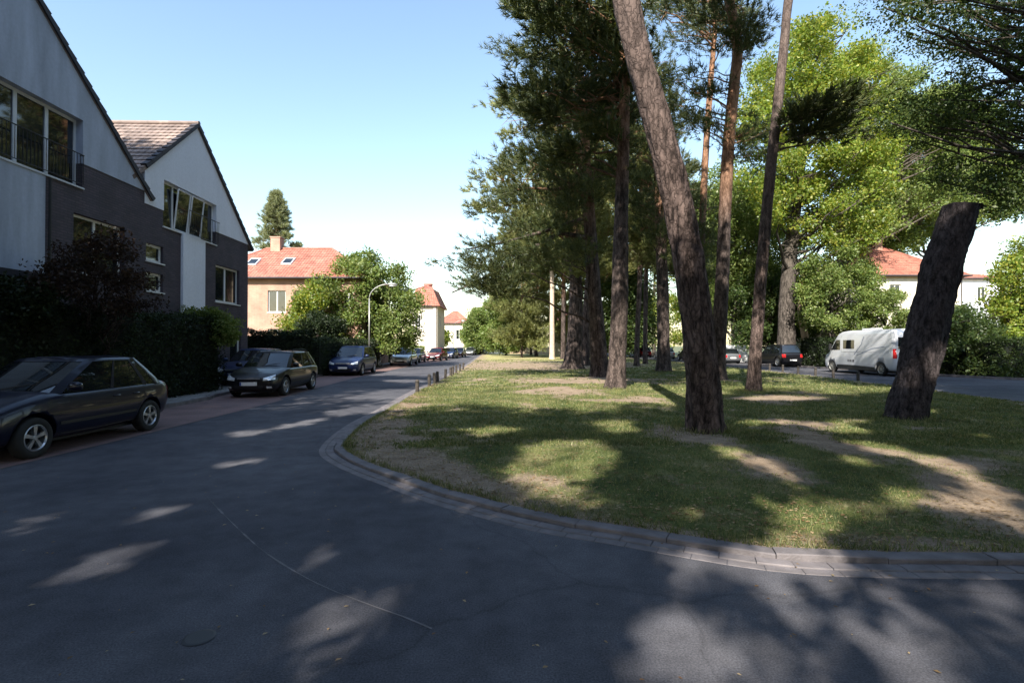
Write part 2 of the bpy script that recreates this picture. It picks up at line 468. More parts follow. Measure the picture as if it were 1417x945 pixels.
def make_tree(name, label, cat, trunk_pts, radii, pads, kind='needle', pad_r=.9, per=40, size=.34, flat=.4,
              bark=None, leafmat=None, group=None, limbs=True, drop=.25, sides=16, rough=.05, step=.3, flare=.3,
              limb_r=.05, extra=None, lseed=0, limb_every=1, wide=False, cut=False, gaps=False):
    base = Vector(trunk_pts[0])
    root = empty(name, base, 0, label, cat, group)
    me, C_, R_, top = trunk_mesh(trunk_pts, radii, sides, step, rough, flare, cut, lseed)
    me.transform(Matrix.Translation(-base))
    tr = link('trunk', me, bark or M['bark'], root, True)
    if pads is None or not len(pads): return root, tr, C_, R_, top
    pads = np.array(pads, dtype=float)
    if limbs:
        mb = MB()
        for p in pads[::limb_every]:
            s = axis_point(C_, p, drop)
            L = (Vector(p)-s).length
            if L < .4: continue
            path = limb_path(s, p, .25 if kind == 'needle' else .1)
            r0 = limb_r*(.5+L/6)
            if gaps and not leave_gaps(np.array([tuple(q) for q in path[2:]])).all(): continue
            mb.tube(path, [r0*(1-.8*i/(len(path)-1)) for i in range(len(path))], 5, False)
            for q in range(3):   # side twigs
                k = int(RNG.integers(2, len(path)-1)); e = path[k]+Vector(RNG.normal(size=3)*np.array([1, 1, .5]))*pad_r*.8
                mb.tube([path[k], (path[k]+e)/2+Vector((0, 0, .05)), e], [r0*.4, r0*.3, r0*.1], 4, False)
        if extra:
            for path, r0, r1 in extra:
                n = len(path); mb.tube(path, [r0+(r1-r0)*i/(n-1) for i in range(n)], 8, False)
        mb.v = [(x-base.x, y-base.y, z-base.z) for x, y, z in mb.v]
        mb.build('branches', bark or M['bark'], root, True, fix=False)
    # foliage
    ctr = np.array([[*axis_point(C_, p, drop)] for p in pads])
    out = pads-ctr; out[:, 2] = 0
    out /= np.linalg.norm(out, axis=1, keepdims=True)+1e-6
    N = len(pads)
    rr = pad_r*RNG.uniform(.6, 1.25, N)
    o = RNG.normal(size=(N, per, 3)); o /= np.linalg.norm(o, axis=2, keepdims=True)
    o *= (RNG.uniform(0, 1, (N, per, 1))**.45)
    o[:, :, 2] *= flat
    # pads are drawn out along their limb and lift at the tip
    al = np.einsum('npk,nk->np', o, out)[..., None]
    o = o+out[:, None, :]*al*(.9 if kind == 'needle' else .4)
    o[:, :, 2] += .18*al[..., 0]
    pos = pads[:, None, :]+o*rr[:, None, None]
    D = out[:, None, :]*.55+np.array([0, 0, .55])+o*.5+RNG.normal(size=o.shape)*.3 if kind == 'needle' else RNG.normal(size=o.shape)
    pos = pos.reshape(-1, 3); D = D.reshape(-1, 3)
    if gaps:
        k = leave_gaps(pos); pos = pos[k]; D = D[k]
    n_ = len(pos)
    if kind == 'needle':
        S = size*RNG.uniform(.7, 1.3, n_)
        V, Fc = stamp(TUFT_W if wide else TUFT, pos, D, S)
    else:
        S = RNG.uniform(.75, 1.25, n_)
        T = [leaf_template(9, size*(1.6 if gaps else 2.4), size) for _ in range(6)]
        V, Fc = stamp(T, pos, D, S)
    V = V-np.array(base)
    link('crown', np_mesh('crown', V, Fc), leafmat or M['needle'], root)
    return root, tr, C_, R_, top

def region(n, poly, Y0, Y1):
    """n points whose outline from the street is the given outline, spread through a real depth range"""
    poly = np.array(poly, float)
    x0, y0 = poly.min(0); x1, y1 = poly.max(0)
    out = []
    while len(out) < n:
        x, y = RNG.uniform(x0, x1), RNG.uniform(y0, y1)
        c = False; j = len(poly)-1
        for i in range(len(poly)):
            if (poly[i][1] > y) != (poly[j][1] > y) and x < (poly[j][0]-poly[i][0])*(y-poly[i][1])/(poly[j][1]-poly[i][1])+poly[i][0]: c = not c
            j = i
        if c: out.append(tuple(P(x, y, RNG.uniform(Y0, Y1))))
    return out
def ball(n, c, r):
    """n points through an ellipsoid, denser near its skin"""
    v = RNG.normal(size=(n, 3)); v /= np.linalg.norm(v, axis=1, keepdims=True)
    v *= RNG.uniform(.1, 1, (n, 1))**.4
    return (v*np.array(r)+np.array(c)).tolist()
def cone(n, base, h, r, z0):
    out = []
    for i in range(n):
        t = RNG.uniform(0, 1)**1.4; q = RNG.uniform(0, 2*math.pi)
        rr = r*(1-t)*RNG.uniform(.35, 1)**.6+.15
        out.append((base[0]+rr*math.cos(q), base[1]+rr*math.sin(q), z0+(h-z0)*t))
    return out

# ------------------------------------------------------------------ cars
def interp(pts, x):
    xs = [p[0] for p in pts]; ys = [p[1] for p in pts]
    return float(np.interp(x, xs, ys))
def body_loft(L, hw, zt, zb, wprof, tumble=.985, sub=1, stations=26, edge=.16):
    ys = sorted(set([p[0] for p in zt]+list(np.linspace(-L/2, L/2, stations))))
    ys2 = [ys[0]]
    for y in ys[1:]:
        if y-ys2[-1] > .03: ys2.append(y)
    ys2[-1] = L/2
    V = []; Fc = []; n = None
    for y in ys2:
        w = hw*interp(wprof, y); t = interp(zt, y); b = interp(zb, y); h = t-b
        half = [(0, b), (.80*w, b), (.93*w, b+min(.06, h*.15)), (w, b+min(.26, h*.4)), (w, b+h*.58), (w*tumble, t-min(.17, h*.22)),
                (w*(tumble-.28*edge), t-min(.05, h*.07)), (w*(tumble-edge), t), (w*.42, t+.018), (0, t+.028)]
        ring = half+[(-x, z) for x, z in half[-2:0:-1]]
        n = len(ring)
        V += [(x, y, z) for x, z in ring]
    for i in range(len(ys2)-1):
        for k in range(n):
            k2 = (k+1) % n
            Fc.append((i*n+k, (i+1)*n+k, (i+1)*n+k2, i*n+k2))
    Fc.append(tuple(range(n))); Fc.append(tuple((len(ys2)-1)*n+k for k in range(n))[::-1])
    me = bpy.data.meshes.new('body'); me.from_pydata(V, [], Fc)
    bm = bmesh.new(); bm.from_mesh(me); bmesh.ops.recalc_face_normals(bm, faces=bm.faces); bm.to_mesh(me); bm.free()
    return me
def cyl_x(x0, x1, y, z, r, n=28):
    mb = MB(); mb.lathe([(r, x0), (r, x1)], n, lambda a, b, h: (h, y+a, z+b))
    mb.f.append(tuple(range(n))); mb.mi.append(0); mb.f.append(tuple(range(n, 2*n))[::-1]); mb.mi.append(0)
    me = mb.mesh('c'); bm = bmesh.new(); bm.from_mesh(me); bmesh.ops.recalc_face_normals(bm, faces=bm.faces); bm.to_mesh(me); bm.free()
    return me
def bvh_of(o):
    return BVHTree.FromPolygons([v.co.copy() for v in o.data.vertices], [tuple(p.vertices) for p in o.data.polygons])
def patch(mb, bvh, fn, nu, nv, off, mi=0):
    """drape a thin sheet over the body: fn(u,v)->(origin, direction)"""
    grid = []
    for i in range(nu+1):
        row = []
        for j in range(nv+1):
            o, d = fn(i/nu, j/nv); d = Vector(d).normalized()
            h = bvh.ray_cast(Vector(o), d)
            row.append(h[0]-d*off if h[0] else None)
        grid.append(row)
    for i in range(nu):
        for j in range(nv):
            q = [grid[i][j], grid[i+1][j], grid[i+1][j+1], grid[i][j+1]]
            if all(p is not None for p in q): mb.quad(*q, mi)
    edge = []
    return grid
def side_strip(mb, bvh, sx, pts, w, off=.004):
    """thin strip on the car's side through (y,z) points"""
    P3 = []
    for y, z in pts:
        h = bvh.ray_cast(Vector((sx*3, y, z)), Vector((-sx, 0, 0)))
        if h[0]: P3.append(h[0]+Vector((sx*off, 0, 0)))
    for a, b in zip(P3, P3[1:]):
        d = (b-a).normalized(); s = d.cross(Vector((1, 0, 0))).normalized()*w/2
        mb.quad(a-s, a+s, b+s, b-s)
def wheel(parent, sx, x, y, r, rimmat, spokes=5, w=.2):
    T = lambda a, b, h: (x+sx*h, y+a, r+b)
    mb = MB()
    mb.lathe([(r*.62, -w+.03), (r*.9, -w), (r*.985, -w+.03), (r, -w*.7), (r, -w*.25), (r*.985, -.03), (r*.9, 0), (r*.70, -.008), (r*.64, -.02), (r*.62, -.05)], 32, T)
    t = mb.build('wheel', M['rubber'], parent, True)
    mb = MB()
    mb.lathe([(r*.65, -.015), (r*.61, -.008), (r*.57, -.03), (r*.56, -.10)], 32, T)
    mb.lathe([(.001, -.018), (r*.10, -.018), (r*.14, -.03), (r*.14, -.08)], 20, T)
    for k in range(spokes):
        q0 = 2*math.pi*k/spokes+.3
        for dq in ((-.10, .10) if spokes <= 5 else (0,)):
            q = q0+dq
            ca, sa = math.cos(q), math.sin(q)
            def TS(u, v, h, ca=ca, sa=sa): return T(u*ca-v*sa, u*sa+v*ca, h)
            mb.box(r*.10, r*.60, -r*.045, r*.045, -.06, -.022, TS)
    rm = mb.build('rim', rimmat, t)
    mb = MB(); mb.lathe([(.001, -.105), (r*.56, -.10)], 24, T)
    mb.build('brake_disc', M['black'], t)
    return t

CAR_CACHE = {}
def make_car(name, label, paint, loc, rz, L=4.1, W=1.7, H=1.45, belt=.92, cowl=None, wtop=None, rtop=None, rbelt=None, hood=.86, nose=.62,
             wheels=None, wr=.31, spokes=5, rimmat=None, group=None, cat='car', rails=False):
    hw = W/2; h = L/2
    cowl = -h+1.02 if cowl is None else cowl
    wtop = cowl+.80 if wtop is None else wtop
    rtop = h-.55 if rtop is None else rtop
    rbelt = h-.22 if rbelt is None else rbelt
    fy, ry = (-h+.80, h-.72) if wheels is None else wheels
    root = empty(name, loc, rz, label, cat, group)
    zt = [(-h, nose-.06), (-h+.05, nose+.02), (-h+.28, hood-.10), (cowl-.35, hood+.0), (cowl+.05, belt+.01), (0, belt+.02), (rbelt-.1, belt+.05), (h-.05, belt+.01), (h, belt-.12)]
    zt = sorted(zt)
    zb = [(-h, .30), (-h+.12, .20), (0, .18), (h-.12, .24), (h, .36)]
    wp = [(-h, .70), (-h+.07, .82), (-h+.25, .92), (-h+.7, .985), (-h+1.2, 1), (h-1.0, 1), (h-.4, .965), (h-.10, .90), (h, .80)]
    me = body_loft(L, hw, zt, zb, wp)
    body = link('body', me, [paint], root, True)
    md = body.modifiers.new('s', 'SUBSURF'); md.levels = 1; md.render_levels = 1
    cuts = []
    for y in (fy, ry):
        for s in (-1, 1):
            cuts.append(cyl_x(s*(hw-.26), s*(hw+.2), y, wr+.01, wr+.055))
    boolean_cut(body, cuts)
    bvh = bvh_of(body)
    # greenhouse rings
    lev = [0, .25, .6, .92, 1.0]
    zroof = H-.035
    fr = [0, .35, .68, .90]
    side = [.0, .2, .42, .455, .66, .78, .83, .93, 1.0]
    rings = []
    for t in lev:
        z = belt-.02+(zroof-belt+.02)*t
        tt = t**1.12
        w = hw*(.925-.19*tt)
        yf = cowl+(wtop-cowl)*tt; yr = rbelt+(rtop-rbelt)*tt
        pts = [(w*f, yf+.16*f*f*(1-.3*t)) for f in fr]
        y0 = yf+.30-.06*t; y1 = yr-.20+.04*t
        pts += [(w*(.985+.015*math.sin(math.pi*s)), y0+(y1-y0)*s) for s in side]
        pts += [(w*f*.97, yr-.10*f*f) for f in fr[::-1]]
        rings.append([(x, y, z) for x, y in pts])
    nc = len(rings[0]); ns = len(fr)
    # column kinds between i and i+1
    pil = set([ns-1, ns+2, ns+5, ns+len(side)-1, ns+len(side)-2])
    gl = MB(); pl = MB()
    for li in range(len(lev)-1):
        for i in range(nc-1):
            for s in (-1, 1):
                q = [rings[li][i], rings[li][i+1], rings[li+1][i+1], rings[li+1][i]]
                q = [(s*x, y, z) for x, y, z in q]
                isp = i in pil or lev[li] >= .9
                if isp:
                    c = Vector((0, (wtop+rtop)/2, belt)); q = [Vector(p)+(Vector(p)-c).normalized()*.006 for p in q]
                (pl if isp else gl).quad(*q)
    for tgt in (gl, pl): pass
    g = gl.build('window_glass', M['carglass'], root, False)
    bm = bmesh.new(); bm.from_mesh(g.data); bmesh.ops.remove_doubles(bm, verts=bm.verts, dist=.002); bmesh.ops.recalc_face_normals(bm, faces=bm.faces); bm.to_mesh(g.data); bm.free(); g.data.shade_smooth()
    # roof skin
    top = rings[-1]
    nx = 8; R = []
    for (x, y, z) in top:
        row = []
        for k in range(nx+1):
            f = -1+2*k/nx
            row.append((f*x*1.005, y, z+.004+.042*(1-f*f)*min(1, x/(hw*.5)+.25)))
        R.append(row)
    for i in range(len(R)-1):
        for k in range(nx):
            pl.quad(R[i][k], R[i][k+1], R[i+1][k+1], R[i+1][k])
    r_ = pl.build('roof', paint, root)
    bm = bmesh.new(); bm.from_mesh(r_.data); bmesh.ops.remove_doubles(bm, verts=bm.verts, dist=.003); bmesh.ops.recalc_face_normals(bm, faces=bm.faces); bm.to_mesh(r_.data); bm.free(); r_.data.shade_smooth()
    if rails:
        for s in (-1, 1):
            mb = MB(); mb.tube([(s*hw*.66, wtop+.25, H+.0), (s*hw*.66, wtop+.35, H+.05), (s*hw*.66, rtop-.35, H+.05), (s*hw*.66, rtop-.2, H+.0)], .015, 6)
            mb.build('roof_rail', M['black'], root)
    # seams
    mb = MB()
    yA, yB, yC = cowl+.22, (wtop+rtop)/2-.02, rtop-.28
    for s in (-1, 1):
        side_strip(mb, bvh, s, [(yA+.05, .30), (yA, .6), (yA+.02, belt-.03)], .010)
        side_strip(mb, bvh, s, [(yB, .28), (yB, .6), (yB+.01, belt-.02)], .010)
        side_strip(mb, bvh, s, [(ry-wr-.1, .30), (ry-wr-.02, .55), (yC, .75), (yC+.02, belt-.02)], .010)
        side_strip(mb, bvh, s, [(yA+.05, .29), (0, .275), (ry-wr-.1, .29)], .012)
    mb.build('door_seam', M['black'], root)
    for s in (-1, 1):
        mb = MB(); side_strip(mb, bvh, s, [(fy+wr+.1, .46), (0, .46), (ry-wr-.1, .46)], .05, .010)
        mb.build('side_trim', M['black'], root)
    for s in (-1, 1):
        for yy in (yB-.20, yC-.12):
            hit = bvh.ray_cast(Vector((s*3, yy, belt-.15)), Vector((-s, 0, 0)))
            if hit[0]:
                x = hit[0].x; mb = MB(); mb.tube([(x, yy-.08, belt-.15), (x+s*.035, yy-.05, belt-.15), (x+s*.035, yy+.05, belt-.15), (x, yy+.08, belt-.15)], .013, 6)
                mb.build('door_handle', paint, root, True)
        mb = MB()
        prof = [(.001, -.09), (.055, -.085), (.075, -.03), (.075, .03), (.055, .09), (.001, .095)]
        mx, my, mz = s*(hw+.075), cowl+.36, belt+.08
        mb.lathe(prof, 12, lambda a, b, hh: (mx+hh*1.05, my+a*.8, mz+b))
        mb.tube([(s*(hw-.05), my+.02, mz-.07), (mx, my, mz-.02)], .02, 6)
        m_ = mb.build('wing_mirror', paint, root, True)
        # lights
        mb = MB()
        def hf(u, v, s=s): return ((s*(hw*(.50+.48*u)+.25*u), -h-1, nose-.075+.155*(v*(.55+.45*u))+.04*u), (-s*.30*u, 1, 0))
        patch(mb, bvh, hf, 8, 4, .006); mb.build('headlight', M['headlamp'], root, True)
        mb = MB()
        def tf(u, v, s=s): return ((s*(hw*(.62+.34*u)+.2*u), h+1, belt-.34+.26*v), (-s*.24*u, -1, 0))
        patch(mb, bvh, tf, 5, 4, .006); mb.build('tail_light', M['tail'], root, True)
        mb = MB(); patch(mb, bvh, lambda u, v, s=s: ((s*hw*(.62+.16*u), -h-1, .30+.07*v), (0, 1, 0)), 3, 2, .006); mb.build('fog_lamp', M['headlamp'], root)
    mb = MB(); patch(mb, bvh, lambda u, v: ((hw*(-.42+.84*u), -h-1, nose-.05+.085*v), (0, 1, 0)), 10, 3, .005)
    mb.build('grille', M['black'], root)
    mb = MB(); patch(mb, bvh, lambda u, v: ((hw*(-.5+1.0*u), -h-1, .28+.13*v), (0, 1, 0)), 10, 3, .005)
    mb.build('air_intake', M['black'], root)
    mb = MB(); mb.tube([(-hw*.40, -h-.008, nose-.005), (0, -h-.018, nose-.005), (hw*.40, -h-.008, nose-.005)], .009, 6); mb.build('grille_bar', M['alloy'], root)
    for yy, sg, z in ((-h-.02, -1, .45), (h+.02, 1, .55)):
        mb = MB(); mb.box(-.26, .26, yy-.012, yy+.03, z-.055, z+.055)
        p = mb.build('number_plate', M['plate'], root)
        mb = MB(); x0 = -.255 if sg < 0 else .215
        mb.box(x0, x0+.04, yy+sg*.0145-.001, yy+sg*.0145+.001, z-.05, z+.05); mb.build('plate_band', M['plateblue'], p)
    mb = MB()
    for s in (-1, 1): mb.tube([(s*.05, cowl+.06, belt+.045), (s*.05+.45, cowl+.16, belt+.13)], .007, 5)
    mb.build('wiper', M['black'], root)
    for y in (fy, ry):
        for s in (-1, 1): wheel(root, s, s*(hw-.012), y, wr, rimmat or M['alloy'], spokes)
    # dark wheel wells and underside
    mb = MB(); mb.box(-hw*.72, hw*.72, -h+.25, h-.25, .16, .5); mb.build('underbody', M['black'], root)
    return root
# ------------------------------------------------------------------ camera, light
SUN_EL = rad(38); AZ = rad(19)          # light travels to +Y and a little to +X
LD = Vector((math.sin(AZ)*math.cos(SUN_EL), math.cos(AZ)*math.cos(SUN_EL), -math.sin(SUN_EL)))
cam = bpy.data.cameras.new('camera'); cam.lens = 18; cam.sensor_width = 36; cam.clip_end = 5000; cam.clip_start = .05
co = bpy.data.objects.new('camera', cam); COL.objects.link(co); C.camera = co
co.location = (0, 0, EYE); co.rotation_euler = (rad(90)+math.atan(6.5/708.5), 0, 0)
sl = bpy.data.lights.new('sun', 'SUN'); sl.energy = 5.0; sl.angle = rad(.5); sl.color = (1, .93, .82)
so = bpy.data.objects.new('sun', sl); COL.objects.link(so); so.rotation_euler = LD.to_track_quat('-Z', 'Y').to_euler(); so.location = (0, -20, 40)
W = bpy.data.worlds.new('World'); C.world = W; W.use_nodes = True
wn = W.node_tree; sky = wn.nodes.new('ShaderNodeTexSky'); sky.sky_type = 'NISHITA'; sky.sun_disc = False
sky.sun_elevation = SUN_EL; sky.sun_rotation = math.pi+AZ; sky.air_density = 1.5; sky.dust_density = .9; sky.ozone_density = 1.8
bg = wn.nodes['Background']; bg.inputs[1].default_value = .125
wn.links.new(sky.outputs[0], bg.inputs[0])
C.view_settings.view_transform = 'Standard'; C.view_settings.look = 'None'; C.view_settings.exposure = 1.25; C.view_settings.gamma = 1
C.render.engine = 'CYCLES'

# ------------------------------------------------------------------ lit gaps of the canopy, on the ground
LIT = [(110,784,48,6,-16),(165,771,44,7,-15),(198,757,32,5,-18),(125,797,34,4,-14),(430,881,44,8,-20),(478,862,40,9,-18),(503,846,30,5,-20),(395,893,20,5,-20),(198,713,30,4,-11),(242,702,32,4,-13),(40,702,30,3,-10),(62,717,40,5,-12),(25,731,25,4,-12),
 (490,569,40,4,-3),(330,640,40,3,-8),(440,770,24,5,-25),(250,815,16,4,0),
 (1165,815,175,40,14),(1180,880,140,50,25),(1385,825,36,10,32),(1395,880,24,14,30),(1100,930,60,16,15),(1290,925,50,16,25),(1000,792,34,7,5),
 (880,885,30,34,-60),(905,850,16,10,-60),(1000,905,36,34,0),(985,865,20,8,0),(950,770,20,6,0),(900,930,20,10,0),
 (1130,715,66,26,0),(1110,742,56,14,5),(1060,700,26,10,20),(1065,655,56,12,25),(1160,600,60,7,8),(1220,628,60,8,10),(1300,650,55,12,12),(1350,680,50,14,18),(1395,715,60,16,22),(1235,690,50,14,30),(1190,712,26,10,20),(1180,645,36,7,10),(1170,590,44,5,0),(1010,640,28,9,20),(1310,700,40,10,22),
 (955,712,30,13,-10),(870,600,22,5,0),(1060,590,44,5,0),(1080,555,60,3,0),(960,548,50,3,0),(1260,575,36,4,0),(1250,540,50,3,0),
 (765,642,50,11,14),(735,664,34,12,10),(800,622,44,8,0),(758,690,44,10,10),(790,668,26,9,0),(690,600,26,5,0),(850,590,26,4,0),(800,560,26,3,0),(660,605,20,5,10),(540,662,24,6,10),(680,710,20,5,10),(840,640,24,8,0),
 (560,690,18,5,10),(900,660,18,6,0),(830,700,24,7,0),(700,560,18,3,0),(1340,610,34,4,5),(1390,640,26,5,8),(480,505,80,3,0),(530,514,60,3,0),(560,527,30,2,0),(420,585,30,3,-10),(340,600,30,3,-5)]
DARK = [(1130,832,70,7,24),(1066,886,46,11,42),(1196,900,36,8,60),(1262,862,30,8,20),(1228,838,26,7,-40),(1330,862,50,14,52),(1150,872,22,8,-30),(1120,905,34,7,30),(1250,800,34,6,30),(1010,822,40,9,20),(1035,846,30,10,40),(1180,940,40,10,30)]
DARK = [(a, b, c, d, math.cos(rad(e)), math.sin(rad(e))) for a, b, c, d, e in DARK]
LIT = [(a, b, c, d, math.cos(rad(e)), math.sin(rad(e))) for a, b, c, d, e in LIT]
def leave_gaps(pos):
    """which leaf clumps to keep so that the sun comes through where the street is dappled"""
    k = pos[:, 2]/-LD.z
    x = pos[:, 0]+LD.x*k; y = pos[:, 1]+LD.y*k; ys = np.maximum(y, 1.2)
    px = 708.5+x/ys*F; py = HZ+EYE/ys*F
    wob = RNG.normal(size=len(pos))*.22
    keep = ~((y > 37) & (x > -30) & (x < 6))
    for cx, cy, a, b, c, s in LIT:
        g = np.where((px > 860) & (py > 745), .34, np.where((px < 700) & (py > 690), .28, np.where((px > 860) & (py > 590), .20, np.where(py > 680, .22, .33))))
        aa = np.hypot((a*c+g*F/ys*abs(c)), g*EYE*F/ys**2*abs(s))+a*(1-abs(c)); bb = b+g*EYE*F/ys**2
        dx, dy = px-cx, py-cy
        u = (dx*c+dy*s)/aa; v = (-dx*s+dy*c)/bb
        keep &= ~((u*u+v*v < 1+wob) & (y > 1.5))
    for cx, cy, a, b, c, s in DARK:
        dx, dy = px-cx, py-cy
        u = (dx*c+dy*s)/(a*.85); v = (-dx*s+dy*c)/(b*.62)
        keep |= (u*u+v*v < 1) & (y > 1.5) & (y < 8)
    fr = (pos[:, 1] > 0) & (pos[:, 2] < .70*pos[:, 1]+2.2) & (np.abs(pos[:, 0]) < pos[:, 1]*1.05)
    return keep & ~fr

# ------------------------------------------------------------------ outlines of the ground
def cr(pts, step, closed=False):
    out = []; n = len(pts)
    rg = n if closed else n-1
    for i in range(rg):
        g = (lambda k: pts[k % n]) if closed else (lambda k: pts[min(max(k, 0), n-1)])
        p0, p1, p2, p3 = [np.array(g(i+k), float) for k in (-1, 0, 1, 2)]
        m = max(1, int(np.linalg.norm(p2-p1)/step))
        for k in range(m):
            t = k/m
            out.append(.5*((2*p1)+(p2-p0)*t+(2*p0-5*p1+4*p2-p3)*t*t+(3*p1-p0-3*p2+p3)*t**3))
    if not closed: out.append(np.array(pts[-1], float))
    return out
tip = [G(a, b) for a, b in [(569,541),(544,554),(519,568),(486,584.5),(457.5,604),(441,624),(454,638.5),(490,656.5),(529.5,671),(580,691),(652,712),(706,727),(760,739),(832,750),(1021,783),(1150,796),(1417,801)]]
OUT = [(-6.2, 112), (-5.9, 95), (-5.2, 73), (-4.4, 52), (-4.0, 38), (-3.8, 28)]+[(p.x, p.y) for p in tip]+[(6.5, 3.55), (9, 4.3), (11.4, 6.0), (13.2, 8.6), (14.4, 12), (15.2, 16), (15.9, 21), (16.5, 27), (17.0, 34), (17.3, 50), (16, 75), (12, 95), (5, 112)]
OUTL = cr(OUT, .25, True)
def inset(poly, d):
    n = len(poly); r = []
    for i in range(n):
        t = poly[(i+1) % n]-poly[i-1]; t = t/np.linalg.norm(t)
        r.append(poly[i]+np.array([-t[1], t[0]])*d)   # outline runs so that the lawn is on this side
    return r
area = sum(OUTL[i-1][0]*OUTL[i][1]-OUTL[i][0]*OUTL[i-1][1] for i in range(len(OUTL)))
SG = 1 if area > 0 else -1
INL = inset(OUTL, SG*.37)

def sheet(name, poly, z, m, kind='structure', thick=None):
    mb = MB(); mb.poly([(x, y, z) for x, y in poly]);
    if thick:
        n = len(poly)
        for i in range(n):
            a, b = poly[i-1], poly[i]; mb.quad((a[0], a[1], z), (b[0], b[1], z), (b[0], b[1], z-thick), (a[0], a[1], z-thick))
    o = mb.build(name, m, fix=False)
    bm = bmesh.new(); bm.from_mesh(o.data); bmesh.ops.triangulate(bm, faces=bm.faces)
    for f in bm.faces:
        if abs(f.normal.z) > .5 and f.normal.z < 0: f.normal_flip()
    bm.to_mesh(o.data); bm.free()
    return tag(o, kind=kind)

# ground
m, nt, b, out_ = new_mat('ground_soil')
cc = nodes_ramp(nt, nodes_noise(nt, .15, 8, .65), [(.35, (.06, .085, .03)), (.5, (.10, .115, .05)), (.68, (.17, .14, .09))])
nt.links.new(cc, b.inputs['Base Color']); b.inputs['Roughness'].default_value = .95
nt.links.new(nodes_bump(nt, nodes_noise(nt, 9, 6), .6, .05), b.inputs['Normal']); M['soil'] = m
sheet('ground', [(-1500, -1500), (1500, -1500), (1500, 2500), (-1500, 2500)], -.02, M['soil'])
# asphalt: both arms of the street
edgeL = [(-6.9, -40), (-6.9, 10), (-7.4, 17), (-8.2, 28), (-8.3, 43), (-7.9, 58), (-8.3, 80), (-8.8, 130)]
edgeR = [(23, 130), (23, 60), (22.9, 36), (23.6, 28), (26, 24), (36, 20), (60, 16), (60, -40)]
EL = cr(edgeL, 1.0); ER = cr(edgeR, 1.0)
sheet('road', [tuple(p) for p in EL+ER], 0, M['asphalt'])
# parking strip
pk = [p+np.array([-2.35, 0]) for p in EL]
sheet('parking_strip', [tuple(p) for p in EL]+[tuple(p) for p in pk[::-1]], .006, M['paving'])
sw = [p+np.array([-1.9, 0]) for p in pk]
def kerb_stones(name, a_line, b_line, z0, z1, L, m, gap=.008, jit=.004):
    """row of separate stones between two parallel lines"""
    mb = MB(); acc = 0; i0 = 0
    n = len(a_line)
    def at(line, s):
        k = int(s); t = s-k
        if k >= n-1: return line[-1]
        return line[k]*(1-t)+line[k+1]*t
    # cumulative length
    cum = [0]
    for i in range(1, n): cum.append(cum[-1]+np.linalg.norm((a_line[i]+b_line[i]-a_line[i-1]-b_line[i-1])/2))
    N = int(cum[-1]/L)
    for k in range(N):
        s0 = np.interp(k*L+gap/2, cum, range(n)); s1 = np.interp((k+1)*L-gap/2, cum, range(n))
        a, b_, c, d = at(a_line, s0), at(a_line, s1), at(b_line, s1), at(b_line, s0)
        h = z1+RNG.uniform(-jit, jit)
        top = [(a+(d-a)*.06), (b_+(c-b_)*.06), (c+(b_-c)*.03), (d+(a-d)*.03)]
        vs = [(*p, z0) for p in (a, b_, c, d)]+[(*p, h-.008) for p in (a, b_, c, d)]+[(*p, h) for p in top]
        mb.add(vs, [(0, 1, 5, 4), (1, 2, 6, 5), (2, 3, 7, 6), (3, 0, 4, 7), (4, 5, 9, 8), (5, 6, 10, 9), (6, 7, 11, 10), (7, 4, 8, 11), (8, 9, 10, 11)])
    return tag(mb.build(name, m), kind='structure')
sheet('pavement', [tuple(p) for p in pk]+[tuple(p) for p in sw[::-1]], .10, M['flag'], thick=.12)
kerb_stones('pavement_kerb', pk, [p+np.array([.12, 0]) for p in pk], -.02, .108, .9, M['kerb'])
kerb_stones('road_kerb', ER, [p+np.array([.14, 0]) if i < len(ER)-45 else p+np.array([0, .14]) for i, p in enumerate(ER)], -.02, .11, .9, M['kerb'])
# ribbon round the lawn: one row of gutter slabs and a flush kerb
near = [i for i, p in enumerate(OUTL)]
o0 = np.array(OUTL); i0 = np.array(INL)
def lerp_line(t): return [o0[k]*(1-t)+i0[k]*t for k in range(len(o0))]+[o0[0]*(1-t)+i0[0]*t]
kerb_stones('gutter', lerp_line(0), lerp_line(.27), -.02, .0045, .26, M['kerb'], .007, .0004)
kerb_stones('gutter', lerp_line(.29), lerp_line(.60), -.02, .012, .26, M['kerb'], .007, .003)
kerb_stones('lawn_kerb', lerp_line(.62), lerp_line(1.0), -.02, .05, .80, M['kerb'], .007, .004)

# lawn surface
ipoly = INL
pts2 = []; A = np.array(ipoly)
def inside(x, y):
    n = len(A); x1 = A[:, 0]; y1 = A[:, 1]; x2 = np.roll(x1, 1); y2 = np.roll(y1, 1)
    c = ((y1 > y) != (y2 > y)) & (x < (x2-x1)*(y-y1)/(y2-y1+1e-12)+x1)
    return c.sum() % 2 == 1
def edge_dist(x, y):
    return math.sqrt(((A[:, 0]-x)**2+(A[:, 1]-y)**2).min())
def lawn_z(x, y, d=None):
    d = edge_dist(x, y) if d is None else d
    s = min(1, d/2.5)
    return .045+.06*s*s*(3-2*s)+.035*s*mnoise.noise(Vector((x*.35, y*.35, 3.1)))+.018*min(1, d*2)*mnoise.noise(Vector((x*1.7, y*1.7, 1.1)))
DIRT = [(530,620,80,45,20),(620,665,70,25,20),(700,700,60,18,15),(1370,700,130,38,18),(1290,665,90,20,15),(1200,640,90,12,15),(1060,650,70,16,20),(740,508,150,6,0),(1080,555,80,6,0),(860,560,60,5,0),(780,545,60,6,0),(1100,600,60,10,10),(970,750,90,8,8),(1300,765,160,12,2),(980,612,60,12,0),(800,530,120,5,0)]
DIRT = [(a, b, c, d, math.cos(rad(e)), math.sin(rad(e))) for a, b, c, d, e in DIRT]
